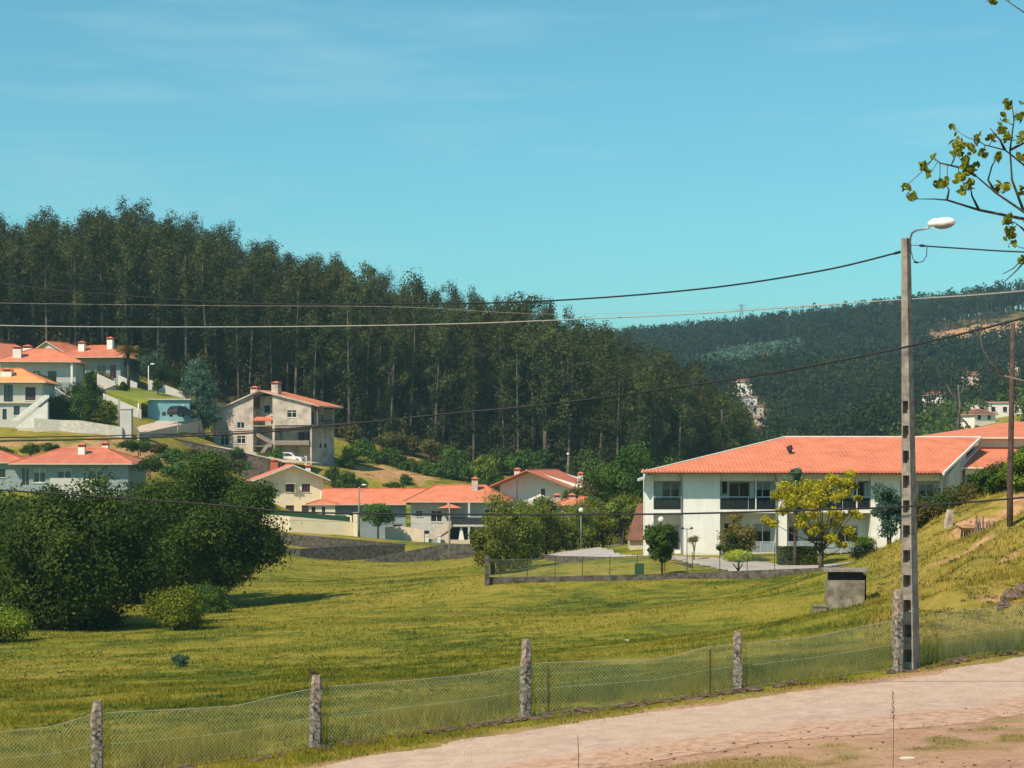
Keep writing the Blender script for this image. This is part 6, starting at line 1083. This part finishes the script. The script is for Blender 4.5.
while xq < 15:
    y = float(fence_y(xq)) - .42 + r_.uniform(-.06, .06); prob = .97 if -2 < xq < 4.9 else .9 if xq > 9 else .45
    if r_.random() < prob:
        i = r_.randrange(5); o = sp0[i]
        if i in used: o = sp0[i].copy(); COL.objects.link(o)
        used.add(i); o.location = (xq, y, float(H(xq, y)) + r_.uniform(-.02, .03)); o.rotation_euler = (r_.uniform(-.2, .2), r_.uniform(-.2, .2), r_.uniform(-.3, .6)); q = r_.uniform(.55, 1.15); o.scale = (q * r_.uniform(.8, 1.3), q, q * r_.uniform(.7, 1.2))
        px = 512 + xq / y * F; zn = 'left of the middle post' if px < 520 else 'between the middle and the short post' if px < 735 else 'right of the short post'
        o['label'] = 'rough earthy stone in the row under the fence, ' + zn; o['group'] = 'edging stones ' + zn; o['category'] = 'stone'
    xq += r_.uniform(.14, .24)
# concrete tank on the slope
b = P(845, 613, 75); e = empty('concrete_tank', 'stained concrete water tank with a flat slab on top, on the meadow slope', 'tank', b, R(-6)); m = MB()
m.hexa([(-.78, -.55, -.5), (.68, -.55, -.5), (.68, .7, -.5), (-.78, .7, -.5)], [(-.70, -.5, 1.32), (.74, -.5, 1.32), (.74, .7, 1.32), (-.70, .7, 1.32)]); m.build('body', M['concrete2'], e)
MB().box(-.64, .68, -.40, .62, 1.321, 1.66).build('opening_shade', M['tank_shade'], e); MB().box(-.86, .86, -.68, .82, 1.66, 1.75).build('slab', M['concrete'], e); MB().box(.745, .80, -.35, .6, .1, 1.5).build('side_shade', M['tank_shade'], e)  # solid dark block and thin dark side sheet, painted as shade
o = MB().box(-.25, .25, -.22, .22, -.3, .30).box(-.28, .28, -.25, .25, .30, .36).build('concrete_block', M['concrete2']); o.location = P(819.5, 614.5, 74.5); tag(o, 'small lidded concrete block left of the water tank', 'block')
o = MB().box(-.13, .13, -.1, .1, -.1, .2).build('white_stone', M['palestone']); o.location = P(837, 614.5, 73.9); tag(o, 'white squared stone at the foot of the water tank', 'stone')
# marker stone and stakes on the bank
m = MB(); m.box(-.17, .17, -.12, .12, -.3, .35).box(-.14, .19, -.13, .13, .36, .62).box(-.10, .14, -.12, .12, .63, .82); o = m.build('marker_stone', M['palestone']); o.location = G(948, 88); o.rotation_euler = (0, R(7), .3); tag(o, 'pale leaning block of stones among the bushes on the bank', 'stone')
r_ = random.Random(9); sb = MB(); sb.tube([(0, 0, -.3), (.02, 0, .25), (0, 0, .5)], [.05, .045, .04], 6, 0, .3, r_); st0 = sb.build('wooden_stake', M['wood2'])
for i in range(15):
    q = i / 14; px = 961 + 38 * q; d = 84 - 3 * q; o = st0 if i == 0 else st0.copy()
    if i: COL.objects.link(o)
    o.location = G(px, d); s_ = r_.uniform(.75, 1.35) * (1.55 - .75 * q); o.scale = (1, 1, s_); o.rotation_euler = (r_.uniform(-.15, .15), r_.uniform(-.2, .2), 0); tag(o, 'short grey wooden stake in the palisade holding the orange earth', 'stake', 'stakes of the small palisade')
m = MB(); m.blob((0, 0, 0), (1.5, .7, .35), 14, 7, .25, r_); o = m.build('earth_mound', M['rock']); o.data.materials[0] = plain('orange_soil', (0.55, 0.30, 0.17), (0.36, 0.19, 0.10), 2.5, .95, .05); o.location = G(990, 83.6); tag(o, 'mound of orange earth behind the wooden stakes', None, kind='structure'); o['kind'] = 'structure'
for px, py, d, q, lab in ((1012, 602, 57, 1.0, 'large brown rock low at the right edge of the bank'), (1024, 596, 58, 1.0, 'brown rock cut by the right edge'), (1004, 606, 56, .6, 'small brown rock left of the large one'), (908, 576, 68, .5, 'small pale rock on the bank near the concrete pole'), (930, 570, 70, .55, 'pale rock in the grass right of the concrete pole')):
    m = MB(); m.blob((0, 0, 0), (.35 * q, .3 * q, .32 * q), 10, 7, .4, r_); o = m.build('rock', M['rock' if q > .58 else 'palestone']); o.location = G(px, d, .05); tag(o, lab, 'rock')
# weeds in the foreground
def stalk(name, label, px, pt, d, leaf=False, mat='stalk', r=.006):
    b = G(px, d); h = CZ + (HY - pt) / F * d - b.z; e = empty(name, label, 'plant', b); MB().tube([(0, 0, -.05), (.01, 0, h * .5), (-.005, 0, h)], [r, r * .8, r * .5], 5).build('stem', M[mat], e)
    if leaf:
        q = []
        for i in range(26):
            z = h * (.62 + .36 * i / 26); a = i * 2.4; l = .055 * (1 - .5 * i / 26); dx, dy = math.cos(a) * l, math.sin(a) * l; q.append([(0, 0, z), (dx * .5 - dy * .3, dy * .5 + dx * .3, z + .01), (dx, dy, z + .03), (dx * .5 + dy * .3, dy * .5 - dx * .3, z + .01)])
        np_mesh('leaves', np.array(q).reshape(-1, 3), 4, L['brown'], e)
stalk('weed_stalk', 'tall dry weed stalk with small leaves before the lane', 893, 690, 28.2, True)
stalk('thin_stick', 'thin dark stick at the bottom edge before the lane', 578, 735, 29.5, False, 'stalk', .009)
b = G(470, 29); hh = CZ + (HY - 746) / F * 29 - b.z; o = MB().tube([(-.55, .1, -.05), (-.3, 0, hh * .55), (-.02, 0, hh)], [.007, .007, .006], 5).tube([(.07, 0, -.05), (.03, 0, hh * .5), (0, 0, hh)], [.009, .008, .006], 5).tube([(-.04, 0, hh * .98), (.05, 0, hh)], .011, 5).build('bent_straw', M['straw']); o.location = b; tag(o, 'pale bent straw forming a peak at the bottom edge', 'plant')
o = MB().blob((0, 0, .01), (.13, .08, .03), 10, 5, .2, r_).build('pale_pebble', M['straw']); o.location = G(908, 29.4); tag(o, 'flat pale stone lying on the orange ground', 'stone')
o = MB().box(-.09, .09, -.06, .06, .0, .05).build('pale_scrap', M['trim']); o.location = G(627, 72); tag(o, 'tiny white scrap lying in the meadow', 'litter')
peb = None; pv = [MB().blob((0, 0, 0), (.05, .04, .025), 7, 4, .4, r_).build('pebble', M['rock']) for _ in range(3)]; cnt = 0
for i in range(420):
    x = r_.uniform(-1, 11); y = r_.uniform(27.2, 37.5); 
    if y > float(road_far(x)) - 3.4 - r_.random() * 1.8: continue
    o = pv[cnt] if cnt < 3 else pv[i % 3].copy()
    if cnt >= 3: COL.objects.link(o)
    cnt += 1; o.location = (x, y, float(H(x, y)) + .005); s_ = r_.uniform(.25, .9) ** 1.3; o.scale = (s_, s_, s_); o.rotation_euler = (0, 0, r_.random() * 6); tag(o, 'small brown pebble on the bare orange ground', 'pebble', 'pebbles on the orange ground')
    if cnt >= 240: break

# ---------------------------------------------------------------- the tree whose bough reaches in at the top right
D0 = 14.0; b = G(1210, D0); e = empty('broadleaf_tree', 'tree outside the right edge reaching in with a thin leafy bough', 'tree', b); q0 = lambda px, py, d=D0: P(px, py, d) - b
m = MB(); m.tube([(0, 0, -.3), (.05, 0, 1.5), (-.05, 0, 3.2), q0(1200, 260), q0(1190, 120), q0(1185, -60)], [.17, .14, .12, .10, .07, .03], 9, 0, .1, rnd); m.build('trunk', M['bark'], e, True)
m = MB(); br = [[(1200, 290), (1110, 262, 13.9), (1060, 232, 13.8), (1024, 212, 13.8), (996, 193, 13.8), (976, 176, 13.8), (968, 168, 13.7)], [(1110, 262), (1060, 232), (1024, 219, 14.1), (979, 210, 14.2), (947, 200, 14.2), (934, 199, 14.2), (918, 199, 14.2)], [(947, 200, 14.2), (949, 190, 14.2), (945, 183, 14.2)], [(996, 193), (988, 180), (992, 166), (1000, 152)], [(1024, 212), (1012, 180), (1010, 150), (1014, 120), (1012, 104)], [(1060, 232), (1040, 190), (1024, 165), (1005, 150), (985, 145), (978, 141)], [(976, 176), (962, 168), (940, 163), (934, 158)], [(979, 210), (972, 196), (970, 184)], [(1024, 219), (1030, 236), (1026, 255), (1014, 268), (1003, 274)], [(1040, 250), (1022, 228), (1014, 222)], [(1110, 262), (1080, 300), (1040, 315), (1010, 308)],
      [(1200, 180), (1120, 90), (1050, 30), (1000, -4)], [(1120, 90), (1070, 100), (1035, 95)], [(1190, 120), (1230, 40), (1280, 0)], [(1200, 260), (1260, 180), (1310, 150)], [(1010, 150), (1030, 140), (1045, 120)], [(1005, 150), (1000, 140), (990, 128)]]
for p_ in br:
    pts = [q0(*p) for p in p_]; n_ = len(pts); r0 = .017 if len(p_) > 6 else .008; r0 = .014 if p_[0][0] > 1105 else r0; m.tube(pts, [max(.0028, r0 * (1 - i / (n_ - 1)) ** 1.1 + .003) for i in range(n_)], 6)
mbough = m
m = MB(); m.tube([q0(980, 335), q0(983, 350), q0(990, 362), q0(1004, 376)], [.004, .005, .006, .007], 5); m.tube([q0(1004, 376), q0(1040, 385), q0(1110, 330), q0(1190, 300)], [.007, .01, .015, .02], 6); m.tube([q0(1030, 255), q0(1017, 270), q0(1003, 283)], [.008, .006, .003], 5); m.build('bare_twig', M['barkp'], e, True)
lv = []; zc = [(640,155,5),(690,195,6),(460,245,2),(470,290,7),(465,320,6),(535,275,6),(555,325,3),(610,340,6),(635,205,2),(620,245,8),(640,265,5),(345,365,6),(380,335,2),(365,395,3),(405,425,7),(430,425,4),(285,440,5),(305,475,6),(490,350,8),(500,385,9),(470,410,5),(525,370,6),(510,430,8),(480,450,5),(610,445,6),(635,445,3),(640,560,7),(655,605,6),(640,600,4),(690,340,5),(690,700,4),(685,270,4),(660,640,2),(695,460,3),(590,270,4),(515,305,4)]
cen = [(824 + a / 3.49, 60 + b_ / 3.49, n_, 0) for a, b_, n_ in zc] + [(992, 1, 5, 0), (1030, 130, 7, 1), (1045, 118, 8, 1), (1036, 95, 7, 1)]
for i in range(120): cen.append((rnd.uniform(1040, 1330), rnd.uniform(-120, 270), 8, 1))
BRS = [Vector(q0(*a)).lerp(q0(*b_), k_ / 6) for p_ in br for a, b_ in zip(p_, p_[1:]) for k_ in range(7)]
m = MB()
for cx, cy, n_, far_ in cen:
    c = q0(cx, cy, D0 - .1); nb = min(BRS, key=lambda v_: (v_ - c).length)
    if .02 < (nb - c).length < 1.5: md = nb.lerp(c, .5) + Vector((0, 0, -.012)); mbough.tube([nb, md, c], [.0035, .0028, .002], 4)
mbough.build('bough', M['bark'], e, True)
for cx, cy, n_, far_ in cen:
    for i in range(int(n_ * 2.6)):
        c = q0(cx + rnd.gauss(0, 2.2 + 6 * far_), cy + rnd.gauss(0, 2.4 + 6 * far_), D0 - .1 + rnd.uniform(-.12, .12) * (1 + 6 * far_)); d_ = Vector((rnd.gauss(0, .6), rnd.gauss(0, .6), rnd.gauss(.35, .6))).normalized(); s_ = d_.cross(Vector((rnd.gauss(0, 1), rnd.gauss(0, 1), rnd.gauss(0, 1)))).normalized(); l = rnd.uniform(.042, .07); nn = d_.cross(s_)
        p0 = c - d_ * l / 2; p3 = c + d_ * l / 2; w_ = l * .30; f1 = c - d_ * l * .12; f2 = c + d_ * l * .22; cu = nn * l * .10
        lv += [p0, f1 - s_ * w_ + cu, f2 - s_ * w_ * .9 + cu, p3]; lv += [p0, p3, f2 + s_ * w_ * .9 + cu, f1 + s_ * w_ + cu]
np_mesh('leaves', np.array([tuple(p) for p in lv]), 4, L['broad'], e)

# ---------------------------------------------------------------- haze
if HAZE:
    hz = MB().box(-2600, 2600, -120, 5800, -160, 260).build('haze', bpy.data.materials.new('haze')); tag(hz, 'thin summer haze filling the valley', 'haze', None, 'stuff'); hm = hz.data.materials[0]; hm.use_nodes = True; hm.node_tree.nodes.clear()
    o_ = hm.node_tree.nodes.new('ShaderNodeOutputMaterial'); v_ = hm.node_tree.nodes.new('ShaderNodeVolumePrincipled'); v_.inputs['Color'].default_value = (.45, .78, .86, 1); v_.inputs['Density'].default_value = HAZE; v_.inputs['Anisotropy'].default_value = 0.1; hm.node_tree.links.new(v_.outputs[0], o_.inputs['Volume'])
